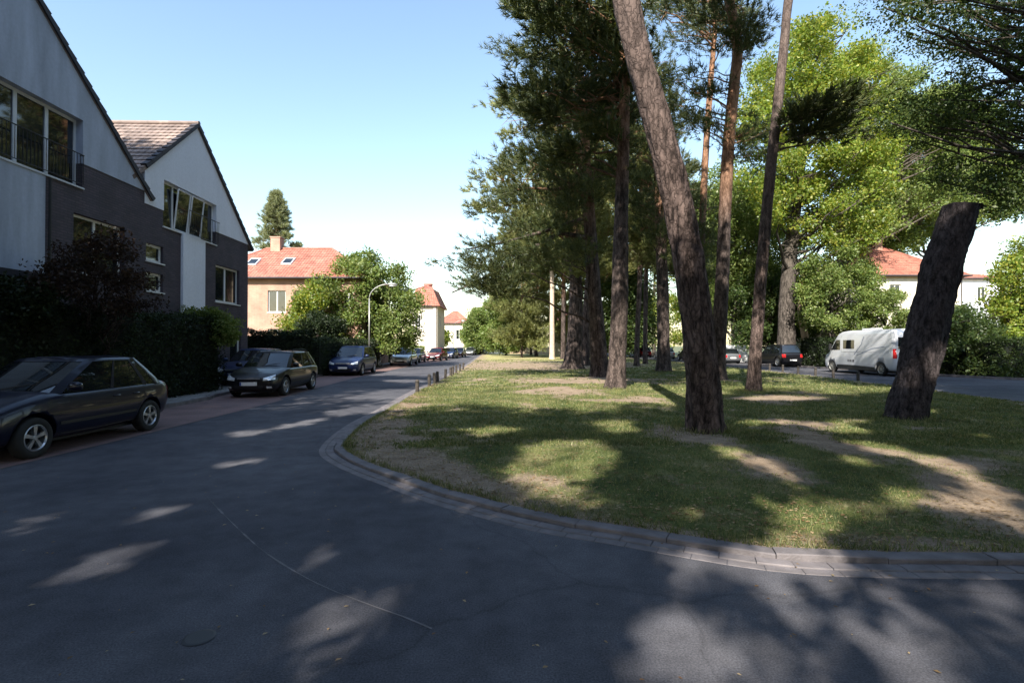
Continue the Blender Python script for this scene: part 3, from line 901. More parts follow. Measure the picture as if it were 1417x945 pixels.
def dirt(x, y, d):
    px = 708.5+x/max(y, 1)*F; py = HZ+EYE/max(y, 1)*F
    v = 0
    for cx, cy, a, b, c, s in DIRT:
        dx, dy = px-cx, py-cy
        q = ((dx*c+dy*s)/a)**2+((-dx*s+dy*c)/b)**2
        v = max(v, math.exp(-q*.8))
    n = mnoise.fractal(Vector((x*.9, y*.9, 0)), .8, 2.1, 5)
    v = v*.80+.70*n+.10
    v += .5*max(0, 1-d/.35)+(.08 if y > 37 else 0)
    return min(1, max(0, v))
step_fn = lambda y: .22 if y < 14 else (.5 if y < 30 else 1.6)
y = 3.5
while y < 112:
    st = step_fn(y); x = -7
    while x < 18:
        if inside(x, y) and edge_dist(x, y) > st*.6: pts2.append((x+RNG.uniform(-.2, .2)*st, y+RNG.uniform(-.2, .2)*st))
        x += st
    y += st
nb = len(ipoly)
res = delaunay_2d_cdt([Vector(p) for p in ipoly]+[Vector(p) for p in pts2], [(i, (i+1) % nb) for i in range(nb)], [list(range(nb))] if SG > 0 else [list(range(nb))[::-1]], 1, 1e-4)
vs, fs = res[0], res[2]
V3 = []; DT = []
for v in vs:
    d = edge_dist(v.x, v.y); V3.append((v.x, v.y, lawn_z(v.x, v.y, d))); DT.append(dirt(v.x, v.y, d))
me = bpy.data.meshes.new('lawn'); me.from_pydata(V3, [], fs); me.update()
at_ = me.attributes.new('bare', 'FLOAT', 'POINT'); at_.data.foreach_set('value', DT)
m, nt, b, out_ = new_mat('lawn')
an = nt.nodes.new('ShaderNodeAttribute'); an.attribute_name = 'bare'
g1 = nodes_ramp(nt, nodes_noise(nt, 1.1, 7, .65), [(.34, (.058, .082, .030)), (.5, (.12, .14, .048)), (.66, (.25, .22, .11))])
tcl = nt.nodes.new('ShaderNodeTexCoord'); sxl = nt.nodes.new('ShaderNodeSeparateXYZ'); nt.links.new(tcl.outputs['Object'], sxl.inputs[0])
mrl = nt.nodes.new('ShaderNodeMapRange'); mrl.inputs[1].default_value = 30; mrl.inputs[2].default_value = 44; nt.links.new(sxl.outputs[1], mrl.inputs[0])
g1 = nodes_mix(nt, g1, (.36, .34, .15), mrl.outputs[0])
g2 = nodes_ramp(nt, nodes_noise(nt, 26, 6, .7), [(.3, .55), (.7, 1.35)])
gg = nodes_mix(nt, g1, g2, 1, 'MULTIPLY')
d1 = nodes_ramp(nt, nodes_noise(nt, 3.5, 8, .7), [(.3, (.20, .145, .10)), (.5, (.30, .23, .165)), (.7, (.40, .31, .23))])
d1 = nodes_mix(nt, d1, nodes_ramp(nt, nodes_noise(nt, 60, 4, .8), [(.35, .6), (.65, 1.25)]), 1, 'MULTIPLY')
mm = nt.nodes.new('ShaderNodeMath'); mm.operation = 'ADD'; nz = nodes_noise(nt, 12, 6, .75)
ms = nt.nodes.new('ShaderNodeMath'); ms.operation = 'MULTIPLY_ADD'; ms.inputs[1].default_value = .9; ms.inputs[2].default_value = -.45
nt.links.new(nz, ms.inputs[0]); nt.links.new(an.outputs['Fac'], mm.inputs[0]); nt.links.new(ms.outputs[0], mm.inputs[1])
fc = nodes_ramp(nt, mm.outputs[0], [(.30, 0.), (.62, 1.)])
nt.links.new(nodes_mix(nt, gg, d1, fc), b.inputs['Base Color']); b.inputs['Roughness'].default_value = .95; b.inputs['Specular IOR Level'].default_value = .1
nt.links.new(nodes_bump(nt, nodes_noise(nt, 45, 6, .75), .8, .03), b.inputs['Normal'])
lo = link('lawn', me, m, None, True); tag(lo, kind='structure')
BV = BVHTree.FromPolygons([Vector(v) for v in V3], fs)
def lz(x, y):
    h = BV.ray_cast(Vector((x, y, 5)), Vector((0, 0, -1)))
    return h[0].z if h[0] else 0.0

# seam in the asphalt in front of the island
sm = [G(a, b) for a, b in [(290, 690), (330, 730), (372, 766), (440, 806), (520, 838), (560, 852), (598, 868)]]
sp_ = cr([(p.x, p.y) for p in sm], .15)
mb = MB()
for i in range(len(sp_)-1):
    a, c = sp_[i], sp_[i+1]; t = (c-a)/np.linalg.norm(c-a); nrm = np.array([-t[1], t[0]])*max(.0015, .0045+.010*vnoise((a[0]*3, a[1]*3, 0)))
    mb.quad((*(a-nrm), .004), (*(a+nrm), .004), (*(c+nrm), .004), (*(c-nrm), .004))
tag(mb.build('road_seam', mat('seam_sand', (.16, .15, .155), .9, var=.3), fix=False), kind='structure')
c0 = G(278, 880); mb = MB(); mb.lathe([(.001, .007), (.07, .007), (.085, .004)], 20, lambda a, b_, h: (c0.x+a, c0.y+b_, h))
tag(mb.build('water_valve_cover', M['black']), 'small round black iron cover set in the dark asphalt', 'cover')
# a square asphalt repair
# grass blades
def blades(name, n, x0, x1, y0, y1, hmin, hmax, w, keep=.55):
    X = RNG.uniform(x0, x1, n); u = RNG.uniform(0, 1, n); Yv = y0+(y1-y0)*u**1.25
    ok = []; Z = []
    for i in range(n):
        x, y = X[i], Yv[i]
        if abs(x) > y*1.08+.5: continue
        h = BV.ray_cast(Vector((x, y, 5)), Vector((0, 0, -1)))
        if not h[0]: continue
        d = edge_dist(x, y)
        if dirt(x, y, 9) > keep+RNG.normal()*.13: continue
        ok.append(i); Z.append(h[0].z)
    X = X[ok]; Yv = Yv[ok]; Z = np.array(Z); k = 4; n = len(ok)
    Pb = np.stack([X, Yv, Z-.01], 1)[:, None, :]+RNG.normal(size=(n, k, 3))*np.array([.025, .025, 0])
    Pb = Pb.reshape(-1, 3); N = len(Pb)
    q = RNG.uniform(0, 2*math.pi, N); hh = RNG.uniform(hmin, hmax, N); lean = RNG.normal(size=(N, 2))*.5*hh[:, None]
    sd = np.stack([np.cos(q), np.sin(q), 0*q], 1)*w*RNG.uniform(.7, 1.3, (N, 1))
    tipv = Pb+np.stack([lean[:, 0], lean[:, 1], hh], 1)
    V = np.stack([Pb-sd, Pb+sd, tipv], 1).reshape(-1, 3)
    o = link(name, np_mesh(name, V, np.arange(N*3).reshape(-1, 3)), M['grass'])
    return tag(o, 'short dry and green grass blades on the island lawn', 'grass', kind='stuff')
M['grass'] = m_leaf('grass_blades', (.06, .095, .03), (.125, .155, .05), (.34, .30, .15), .3, 1.0)
blades('grass', 52000, -4, 9.5, 3.9, 9.5, .02, .055, .0035)
blades('grass', 42000, -6, 15.2, 8, 20, .03, .07, .009)
blades('grass', 16000, -6, 17, 18, 60, .04, .09, .022)
def tufts(n, centres, rad_, hmin, hmax, w):
    Pb = []
    while len(Pb) < n:
        cx, cy = centres[int(RNG.integers(0, len(centres)))]; q = RNG.uniform(0, 2*math.pi); r_ = rad_[0]+abs(RNG.normal())*rad_[1]
        x, y = cx+math.cos(q)*r_, cy+math.sin(q)*r_; z = lz(x, y)
        if z > 0: Pb.append((x, y, z-.01))
    Pb = np.array(Pb); N = len(Pb); q = RNG.uniform(0, 2*math.pi, N); hh = RNG.uniform(hmin, hmax, N); lean = RNG.normal(size=(N, 2))*.4*hh[:, None]
    sd = np.stack([np.cos(q), np.sin(q), 0*q], 1)*w
    V = np.stack([Pb-sd, Pb+sd, Pb+np.stack([lean[:, 0], lean[:, 1], hh], 1)], 1).reshape(-1, 3)
    o = link('grass', np_mesh('grass', V, np.arange(N*3).reshape(-1, 3)), M['grass']); tag(o, 'taller unmown grass round the tree bases and kerb', 'grass', kind='stuff')
tb = [G(977, 604), G(1250, 588), G(852, 543), G(1043, 545), G(993, 527), G(918, 517), G(831, 523)]
tufts(5200, [(p.x, p.y+.15) for p in tb], (.42, .16), .05, .16, .006)
kb = [A[i] for i in range(0, len(A)) if A[i][1] < 14 and A[i][0] < 9]
tufts(7000, [(p[0], p[1]) for p in kb], (.02, .10), .03, .09, .004)
# fallen leaves and cones
def litter(n, fn, s0, s1, label, m, name='fallen_leaves'):
    Pn = []
    while len(Pn) < n:
        p = fn()
        if p is None: continue
        Pn.append(p)
    Pn = np.array(Pn); q = RNG.uniform(0, 2*math.pi, n); S = RNG.uniform(s0, s1, n)
    T = np.array([[-1, 0, 0], [-.2, .55, .25], [1, 0, .1], [.2, -.55, .2]])
    c, s = np.cos(q), np.sin(q)
    V = np.stack([T[None, :, 0]*c[:, None]-T[None, :, 1]*s[:, None], T[None, :, 0]*s[:, None]+T[None, :, 1]*c[:, None], T[None, :, 2]*np.ones((n, 1))], 2)*S[:, None, None]+Pn[:, None, :]
    o = link(name, np_mesh(name, V.reshape(-1, 3), np.arange(n*4).reshape(-1, 4)), m)
    return tag(o, label, 'leaves', kind='stuff')
M['litter'] = m_leaf('fallen_leaf', (.16, .09, .045), (.28, .19, .10), (.42, .33, .20), .1)
def f_edge():
    i = int(RNG.integers(40, len(OUTL)-240)); p = A[i]
    if p[1] > 22: return None
    d = abs(RNG.normal())*.9+.02; q = RNG.normal(size=2)*.3; x, y = p[0]+d*.35+q[0], p[1]+d*.9+q[1]
    z = lz(x, y)
    return (x, y, z+.006) if z > 0 else None
litter(8000, f_edge, .010, .032, 'brown fallen leaves lying along the kerb of the lawn', M['litter'])
def f_lawn():
    y = RNG.uniform(4, 16); x = RNG.uniform(-4, 14); z = lz(x, y)
    return (x, y, z+.012) if z > 0 else None
litter(6500, f_lawn, .010, .03, 'small fallen leaves and bark scraps scattered over the lawn', M['litter'])
def f_road():
    y = abs(RNG.normal())*4+1.5; x = RNG.uniform(-6, 6)
    if inside(x, y): return None
    return (x, y, .008)
litter(260, f_road, .008, .02, 'few dry leaves scattered over the asphalt', M['litter'])
# ------------------------------------------------------------------ buildings
HROT = math.atan(18/708.5)
def Rw(x, y, z=0):
    """street-parallel frame of the left houses -> world"""
    c, s = math.cos(HROT), math.sin(HROT)
    return Vector((x*c-y*s, x*s+y*c, z))
def cut_wall(name, prism_pts, d0, d1, T, holes, m, parent):
    """extruded outline with window holes; T(u,d,z)"""
    mb = MB(); mb.prism(prism_pts, d0, d1, T)
    o = mb.build(name, m, parent)
    if holes:
        lo, hi = min(d0, d1)-.1, max(d0, d1)+.1
        c = MB()
        for (u0, u1, z0, z1) in holes: c.prism([(u0, z0), (u1, z0), (u1, z1), (u0, z1)], lo, hi, T)
        me = c.mesh(); bm = bmesh.new(); bm.from_mesh(me); bmesh.ops.recalc_face_normals(bm, faces=bm.faces); bm.to_mesh(me); bm.free()
        par = o.parent; pl = o.location.copy()
        o.parent = None
        boolean_cut(o, [me]); o.parent = par
        if len(o.data.polygons) < 5: print('BOOLEAN EMPTY', name)
    return o
def window(parent, T, u0, u1, z0, z1, splits=(), inset=.14, fw=.07, fm=None, sill=True, transom=None, tilt=None, label=None, deep=.06, rail=False):
    """T(u,d,z), d positive = into the wall. splits: u positions of mullions"""
    fm = fm or M['white']
    mb = MB(); a, b = inset, inset+deep
    mb.box(u0+.002, u0+fw, a, b, z0+.002, z1-.002, T); mb.box(u1-fw, u1-.002, a, b, z0+.002, z1-.002, T)
    mb.box(u0+fw, u1-fw, a, b, z0+.002, z0+fw, T); mb.box(u0+fw, u1-fw, a, b, z1-fw, z1-.002, T)
    for s in splits: mb.box(s-fw*.6, s+fw*.6, a-.006, b-.006, z0+fw, z1-fw, T)
    if transom: mb.box(u0+fw, u1-fw, a+.01, b-.01, transom-fw*.4, transom+fw*.4, T)
    f = mb.build('window', fm, parent)
    if label: f['label'] = label
    e = [u0+fw]+[s for s in splits]+[u1-fw]
    for i in range(len(e)-1):
        g = MB(); l = e[i]+(fw*.6 if i else 0); r = e[i+1]-(fw*.6 if i < len(e)-2 else 0)
        if tilt and i in tilt:
            k = .16
            q = [(l+.02, a-.02, z0+fw), (r-.02, a-.02, z0+fw), (r-.02, a-k-.02, z1-fw-.05), (l+.02, a-k-.02, z1-fw-.05)]
            # tilted sash: frame bars and pane, leaning out
            def bar(p, q_, w=.035):
                sb.tube([T(*p), T(*q_)], w, 4)
            sb = MB()
            for j in range(4): bar(q[j], q[(j+1) % 4])
            sb.build('sash', fm, f)
            g.quad(*[T(*p) for p in q])
            g.box(l, r, b+.01, b+.02, z0+fw, z1-fw, T)
        else:
            g.box(l, r, a+.025, a+.037, z0+fw, z1-fw, T)
        g.build('pane', M['glass'], f)
    if sill:
        s = MB(); s.box(u0-.04, u1+.04, -.05, inset, z0-.045, z0-.003, T); s.build('sill', fm, f)
    if rail:
        s = MB(); zt = z0+.92
        s.tube([T(u0, -.06, zt), T(u1, -.06, zt)], .016, 6); s.tube([T(u0, -.06, z0+.08), T(u1, -.06, z0+.08)], .012, 6)
        u = u0
        while u <= u1+.01: s.tube([T(u, -.06, z0+.08), T(u, -.06, zt)], .008, 5); u += .11
        for u in (u0, u1): s.tube([T(u, -.06, zt), T(u, .06, zt)], .012, 5)
        s.build('railing', M['black'], f)
    return f
def roof_slab(name, a, b, d, c, n, m, parent, th=.10, lift=.035):
    """eave a-b, ridge c-d (d above a, c above b); courses of tiles as real steps"""
    a, b, c, d = map(Vector, (a, b, c, d))
    nrm = (b-a).cross(d-a).normalized()
    if nrm.z < 0: nrm = -nrm
    mb = MB(); uv = []
    for i in range(n):
        t0, t1 = i/n, (i+1)/n
        l0, r0 = a.lerp(d, t0)+nrm*lift, b.lerp(c, t0)+nrm*lift
        l1, r1 = a.lerp(d, t1)+nrm*.004, b.lerp(c, t1)+nrm*.004
        mb.quad(l0, r0, r1, l1)
        u0 = 0; eh = (b-a).normalized()
        uv += [((p-a).dot(eh), t0) for p in (l0, r0, r1, l1)]
        lb, rb = a.lerp(d, t0)+nrm*(.004 if i else -th), b.lerp(c, t0)+nrm*(.004 if i else -th)
        mb.quad(lb, rb, r0, l0); uv += [((p-a).dot(eh), t0) for p in (lb, rb, r0, l0)]
    mb.quad(a-nrm*th, d-nrm*th, c-nrm*th, b-nrm*th); uv += [(0, 0)]*4
    mb.quad(a-nrm*th, a+nrm*lift, d+nrm*.004, d-nrm*th); uv += [(0, 0)]*4
    mb.quad(b-nrm*th, c-nrm*th, c+nrm*.004, b+nrm*lift); uv += [(0, 0)]*4
    mb.quad(d-nrm*th, d+nrm*.004, c+nrm*.004, c-nrm*th); uv += [(0, 0)]*4
    o = mb.build(name, m, parent, fix=False)
    L = o.data.uv_layers.new(name='UV'); L.data.foreach_set('uv', np.array(uv, np.float32).ravel())
    return o
def verge(parent, T, u0, z0, u1, z1, n, up=.0):
    """stepped tiles closing the gable edge: T(u,d,z)"""
    mb = MB(); du, dz = (u1-u0)/n, (z1-z0)/n; L = math.hypot(du, dz); tu, tz = du/L, dz/L
    nu, nz = (-tz, tu) if tu > 0 else (tz, -tu)
    for i in range(n):
        a = (u0+du*i, z0+dz*i); b = (a[0]+du*1.04, a[1]+dz*1.04)
        h0, h1 = .12+.045, .12
        q = [(a[0]-nu*.06, a[1]-nz*.06), (b[0]-nu*.06, b[1]-nz*.06), (b[0]+nu*(h1-.06), b[1]+nz*(h1-.06)), (a[0]+nu*(h0-.06), a[1]+nz*(h0-.06))]
        mb.prism(q, -.10-.004*(i % 2), .10, T)
    return mb.build('verge', M['verge'], parent)

# --- house 1 (near, gable to the street)
def TF(u, d, z): return (-d, u, z)     # facade faces +X ; u = distance along the street ; d into the wall
h1 = empty('gabled_house', Rw(-12, 12.4), HROT, 'nearest white and dark brick house with a wide band of gable windows', 'house')
o1 = 12.4
T1_ = lambda u, d, z: (-d, u-o1, z)
e1, sl1 = 6.9, .893; ap1 = e1+5.2*sl1
brz = [(13.8, -.0), (17.6, 0), (17.6, e1), (13.8, e1)]
cut_wall('brick_wall', [(13.8, 0), (17.6, 0), (17.6, e1), (13.8, e1)], 0, .35, T1_, [(14.72, 16.7, 3.75, 5.43), (13.6, 15.02, 6.2, 7.5)], M['brick_dark'], h1)
cut_wall('rendered_gable', [(7.2, e1), (17.6, e1), (12.4, ap1)], -.025, .33, T1_, [(8.6, 15.0, 6.2, 8.14)], M['render_grey'], h1)
cut_wall('rendered_wall', [(9.0, 0), (13.8, 0), (13.8, e1-.003), (9.0, e1-.003)], -.02, .32, T1_, [(8.6, 14.0, 6.2, 8.14)], M['render_grey'], h1)
mb = MB(); mb.box(-.35, 0, 7.2-o1, 9.0-o1, 0, e1); mb.build('brick_wall', M['brick_dark'], h1)
mb = MB()
for y in (7.2, 17.35): mb.box(-9, -.352, y-o1, y-o1+.25, 0, e1)
mb.box(-9, -8.75, 7.45-o1, 17.35-o1, 0, e1)
mb.build('side_wall', M['brick_dark'], h1)
mb = MB(); mb.prism([(7.2, e1), (17.6, e1), (12.4, ap1)], 8.7, 8.95, T1_); mb.build('rear_gable', M['render_grey'], h1)
mb = MB(); mb.box(-8.7, -.6, 7.5-o1, 17.3-o1, 3.0, 3.2); mb.box(-8.7, -.6, 7.5-o1, 17.3-o1, 6.0, 6.15); mb.build('floor_slab', M['render_cream'], h1)
window(h1, T1_, 8.6, 15.0, 6.2, 8.14, (9.4, 10.5, 11.4, 12.27, 13.13, 14.03), .17, .085, M['wingrey'], True, rail=True, label='wide band of tall windows under the gable')
window(h1, T1_, 14.72, 16.7, 3.75, 5.43, (15.65,), .16, .075)
mb = MB(); mb.tube([T1_(13.86, -.09, .3), T1_(13.86, -.09, 6.1)], .035, 10); mb.build('downpipe', M['black'], h1)
mb = MB(); mb.box(.02, 1.1, 9.2-o1, 13.75-o1, 3.22, 3.38); mb.build('canopy', M['verge'], h1)
ov = .35
for s in (-1, 1):
    ue = o1+s*(5.2+ov); ze = e1-ov*sl1
    roof_slab('roof', T1_(ue, -.05, ze+.12), T1_(ue, 9.3, ze+.12), T1_(o1, -.05, ap1+.12), T1_(o1, 9.3, ap1+.12), 22, M['roof_dark'], h1)
    verge(h1, T1_, ue, ze+.10, o1, ap1+.10, 20)
# --- house 2
o2 = 20.8
h2 = empty('gabled_house', Rw(-12.02, o2), HROT, 'second white and dark brick house with brown tiled roof and tilted open windows', 'house')
T2_ = lambda u, d, z: (-d, u-o2, z)
e2, ap2, sl2 = 6.5, 10.34, .905
cut_wall('brick_wall', [(17.605, 0), (19.62, 0), (19.62, e2), (17.605, e2)], 0, .35, T2_, [(17.72, 18.62, 4.58, 5.19), (17.72, 18.62, 3.55, 4.2), (18.6, 19.9, 5.94, 7)], M['brick_dark'], h2)
cut_wall('brick_wall', [(21.1, 0), (24.8, 0), (24.8, e2), (21.1, e2)], 0, .35, T2_, [(22.0, 24.0, 3.55, 5.13), (20.9, 22.0, 5.94, 7), (23.2, 24.2, .1, 2.3)], M['brick_dark'], h2)
cut_wall('rendered_gable', [(17.605, e2), (24.8, e2), (20.6, ap2), (17.605, 7.64)], -.025, .33, T2_, [(18.6, 22.0, 5.94, 7.62)], M['render_white'], h2)
mb = MB(); mb.box(-.3, .09, 19.63-o2, 21.09-o2, 0, 5.92); mb.build('white_panel', M['render_white'], h2)
mb = MB(); mb.box(-9, -.352, 24.55-o2, 24.8-o2, 0, e2); mb.box(-9, -8.75, 17.6-o2, 24.55-o2, 0, e2); mb.build('side_wall', M['brick_dark'], h2)
mb = MB(); mb.prism([(17.605, e2), (24.8, e2), (20.6, ap2), (17.605, 7.64)], 8.7, 8.95, T2_); mb.build('rear_gable', M['render_white'], h2)
mb = MB(); mb.box(-8.7, -.6, 17.7-o2, 24.5-o2, 3.0, 3.2); mb.box(-8.7, -.6, 17.7-o2, 24.5-o2, 5.9, 5.93); mb.build('floor_slab', M['render_cream'], h2)
window(h2, T2_, 18.6, 22.0, 5.94, 7.62, (19.32, 20.2, 21.1), .13, .07, None, True, tilt=(1, 2), rail=False, label='row of tall windows with two sashes tilted open')
mb = MB(); zt = 6.86
mb.tube([T2_(19.9, -.16, zt), T2_(22.0, -.16, zt)], .016, 6)
u = 19.9
while u < 22.02: mb.tube([T2_(u, -.16, 5.96), T2_(u, -.16, zt)], .008, 5); u += .12
mb.tube([T2_(19.9, -.16, 5.96), T2_(22.0, -.16, 5.96)], .016, 6)
mb.build('balcony_railing', M['black'], h2)
window(h2, T2_, 17.72, 18.62, 4.58, 5.19, (), .10, .085); window(h2, T2_, 17.72, 18.62, 3.55, 4.2, (), .10, .085)
window(h2, T2_, 22.0, 24.0, 3.55, 5.13, (22.95,), .12, .08)
window(h2, T2_, 23.2, 24.2, .1, 2.3, (), .12, .09, None, False, label='ground floor glazed door with white frame')
ue, ze = 24.8+ov, e2-ov*sl2
roof_slab('roof', T2_(ue, -.05, ze+.12), T2_(ue, 9.3, ze+.12), T2_(20.6, -.05, ap2+.12), T2_(20.6, 9.3, ap2+.12), 18, M['roof_dark'], h2)
verge(h2, T2_, ue, ze+.10, 20.6, ap2+.10, 16)
ue = 17.0; ze = ap2-3.6*sl2
roof_slab('roof', T2_(ue, -.05, ze+.12), T2_(ue, 9.3, ze+.12), T2_(20.6, -.05, ap2+.12), T2_(20.6, 9.3, ap2+.12), 15, M['roof_dark'], h2)
verge(h2, T2_, 17.62, ap2-2.98*sl2+.10, 20.6, ap2+.10, 11)
mb = MB(); mb.tube([T2_(20.6, -.1, ap2+.17), T2_(20.6, 9.3, ap2+.17)], .085, 10); mb.build('ridge_tiles', M['roof_dark'], h2)
mb = MB(); mb.tube([T1_(o1, -.1, ap1+.17), T1_(o1, 9.3, ap1+.17)], .085, 10); mb.build('ridge_tiles', M['roof_dark'], h1)

# --- generic hipped house: front faces the camera (-Y)
def hip_house(name, label, x0, x1, y0, y1, ez, rz_, wallm, roofm, wins=(), chim=None, hip=2.6, ov=.45, skyl=(), sidewins=(), rot=0, n=16, dormer=None, mans=None):
    cx, cy = (x0+x1)/2, (y0+y1)/2
    h = empty(name, (cx, cy, 0), rot, label, 'house')
    a, b = (x1-x0)/2, (y1-y0)/2
    TFr = lambda u, d, z: (u-cx, -b+d, z)
    TSd = lambda u, d, z: (a-d, u-cy, z)
    TSl = lambda u, d, z: (-a+d, u-cy, z)
    cut_wall('wall', [(x0, 0), (x1, 0), (x1, ez), (x0, ez)], 0, .3, TFr, [w[:4] for w in wins], wallm, h)
    sw_r = [w for w in sidewins]
    TS = TSd if (x0+x1) < 0 else TSl
    cut_wall('wall', [(y0+.302, 0), (y1, 0), (y1, ez), (y0+.302, ez)], 0, .3, TS, [w[:4] for w in sw_r], wallm, h)
    mb = MB(); 
    if (x0+x1) < 0: mb.box(-a, -a+.3, -b+.302, b, 0, ez)
    else: mb.box(a-.3, a, -b+.302, b, 0, ez)
    mb.box(-a+.31, a-.31, b-.3, b, 0, ez); mb.build('wall', wallm, h)
    mb = MB(); mb.box(-a+.31, a-.31, -b+.5, b-.31, 2.8, 3.0); mb.build('floor_slab', M['render_cream'], h)
    for w in wins: window(h, TFr, *w[:4], w[4] if len(w) > 4 else ((w[0]+w[1])/2,), .12, .07)
    for w in sw_r: window(h, TS, *w[:4], ((w[0]+w[1])/2,), .12, .07)
    A_, B_ = a+ov, b+ov; z0 = ez-.05
    if mans:
        # steep lower mansard then a flatter top
        zm, im = mans
        c4 = [(-A_, -B_), (A_, -B_), (A_, B_), (-A_, B_)]; i4 = [(-A_+im, -B_+im), (A_-im, -B_+im), (A_-im, B_-im), (-A_+im, B_-im)]
        for k in range(4):
            j = (k+1) % 4
            roof_slab('roof', (*c4[k], z0), (*c4[j], z0), (*i4[k], zm), (*i4[j], zm), 8, roofm, h)
        A_, B_, z0 = A_-im, B_-im, zm
    R0, R1 = (-A_+hip, 0, rz_), (A_-hip, 0, rz_)
    roof_slab('roof', (-A_, -B_, z0), (A_, -B_, z0), R0, R1, n, roofm, h)
    roof_slab('roof', (A_, B_, z0), (-A_, B_, z0), R1, R0, n, roofm, h)
    e = .02
    roof_slab('roof', (A_, -B_, z0), (A_, B_, z0), (R1[0], -e, rz_), (R1[0], e, rz_), n, roofm, h)
    roof_slab('roof', (-A_, B_, z0), (-A_, -B_, z0), (R0[0], e, rz_), (R0[0], -e, rz_), n, roofm, h)
    mb = MB(); mb.tube([(R0[0], 0, rz_+.04), (R1[0], 0, rz_+.04)], .10, 8)
    for q, w in (((A_, -B_, z0+.03), R1), ((A_, B_, z0+.03), R1), ((-A_, -B_, z0+.03), R0), ((-A_, B_, z0+.03), R0)): mb.tube([q, (w[0], w[1], w[2]+.03)], .08, 6)
    mb.build('ridge_tiles', roofm, h)
    mb = MB(); mb.tube([(-A_, -b-ov-.05, ez-.06), (A_, -b-ov-.05, ez-.06)], .07, 8); mb.tube([(a-.1, -b-.06, .2), (a-.1, -b-.06, ez-.3), (a-.1, -b-ov, ez-.1)], .045, 8)
    mb.build('gutter_pipe', M['verge'], h)
    if chim:
        mb = MB(); x, y, w, z1 = chim
        mb.box(x-cx-w/2, x-cx+w/2, y-cy-w/2, y-cy+w/2, rz_-1.2, z1); mb.box(x-cx-w/2-.05, x-cx+w/2+.05, y-cy-w/2-.05, y-cy+w/2+.05, z1+.002, z1+.1)
        mb.build('chimney', M['brick_red'], h)
    for (x, t) in skyl:
        y = -B_+B_*t; z = z0+(rz_-z0)*t; sl = (rz_-z0)/B_; nv = Vector((0, -sl, 1)).normalized(); al = Vector((0, 1, sl)).normalized()
        p = Vector((x-cx, y, z))+nv*.08
        mb = MB(); u = Vector((.42, 0, 0)); v = al*.55
        for (s0, s1, t0, t1) in ((-1, 1, -1, -.85), (-1, 1, .85, 1), (-1, -.82, -.85, .85), (.82, 1, -.85, .85)):
            q = [p+u*s0+v*t0, p+u*s1+v*t0, p+u*s1+v*t1, p+u*s0+v*t1]
            mb.add([k-nv*.08 for k in q]+[k+nv*.05 for k in q], [(0, 1, 2, 3), (4, 5, 6, 7), (0, 1, 5, 4), (1, 2, 6, 5), (2, 3, 7, 6), (3, 0, 4, 7)])
        w = mb.build('skylight', M['wingrey'], h)
        mb = MB(); q = [p+u*.82*s+v*.85*t_+nv*.01 for s, t_ in ((-1, -1), (1, -1), (1, 1), (-1, 1))]; mb.quad(*q); mb.build('pane', M['glass'], w)
    return h
hip_house('brick_house', 'light brick house with a long sunlit red tiled hip roof, two skylights and chimney', -25, -11.6, 40, 48, 7.0, 10.0, M['brick_red'], M['roof_red'],
          [(-19.1, -17.7, 4.3, 6.0), (-19.1, -17.7, 1.2, 3.0), (-23.5, -22.1, 4.3, 6.0), (-15.4, -14.4, 4.6, 6.0), (-13.2, -12.4, 4.6, 6.0)], chim=(-20.2, 44, .8, 10.9), hip=4.3, skyl=((-18.3, .52), (-21.1, .5)))
hip_house('cream_house', 'narrow cream house with an orange mansard roof behind the leafy tree', -12.9, -9.5, 65, 72, 6.8, 9.9, M['render_cream'], M['roof_red'],
          [(-12.3, -11.6, 4.0, 5.6)], hip=1.6, mans=(9.0, 1.0), sidewins=((67, 68.2, 4.2, 5.6),), n=6, ov=.35)
hip_house('far_house', 'distant house with a low pinkish roof beyond the second street lamp', -15, -9.0, 105, 113, 6.4, 9.0, M['render_cream'], M['roof_mix'], [(-14, -12.8, 3, 5), (-11.5, -10.2, 3, 5)], hip=3, n=8)
hip_house('villa', 'pale villa with a mossy red hip roof behind the white van', 30.4, 40.5, 46, 55, 8.0, 11.3, M['render_cream'], M['roof_mix'],
          [(31.2, 32.2, 5.6, 7.2), (34.0, 35.0, 5.6, 7.2), (36.6, 37.7, 5.6, 7.2), (31.2, 32.4, 2.0, 4.2), (35.5, 37.0, 2.0, 4.2)], hip=4.2, chim=(36, 50.5, .7, 12.0))
hip_house('white_house', 'bright white house with low orange roof right of the sawn-off trunk', 50.5, 57.4, 60, 68, 9.6, 10.9, M['render_white'], M['roof_red'],
          [(51.5, 52.5, 6.9, 8.6), (54.6, 55.6, 6.9, 8.6)], hip=3, n=6)
hip_house('background_house', 'pinkish house seen between the pine trunks far behind', 7.5, 14.5, 96, 104, 6.5, 9.4, M['render_cream'], M['roof_red'], [(8.6, 9.9, 3.2, 5.0), (12, 13.2, 3.2, 5.0)], hip=3, n=8)

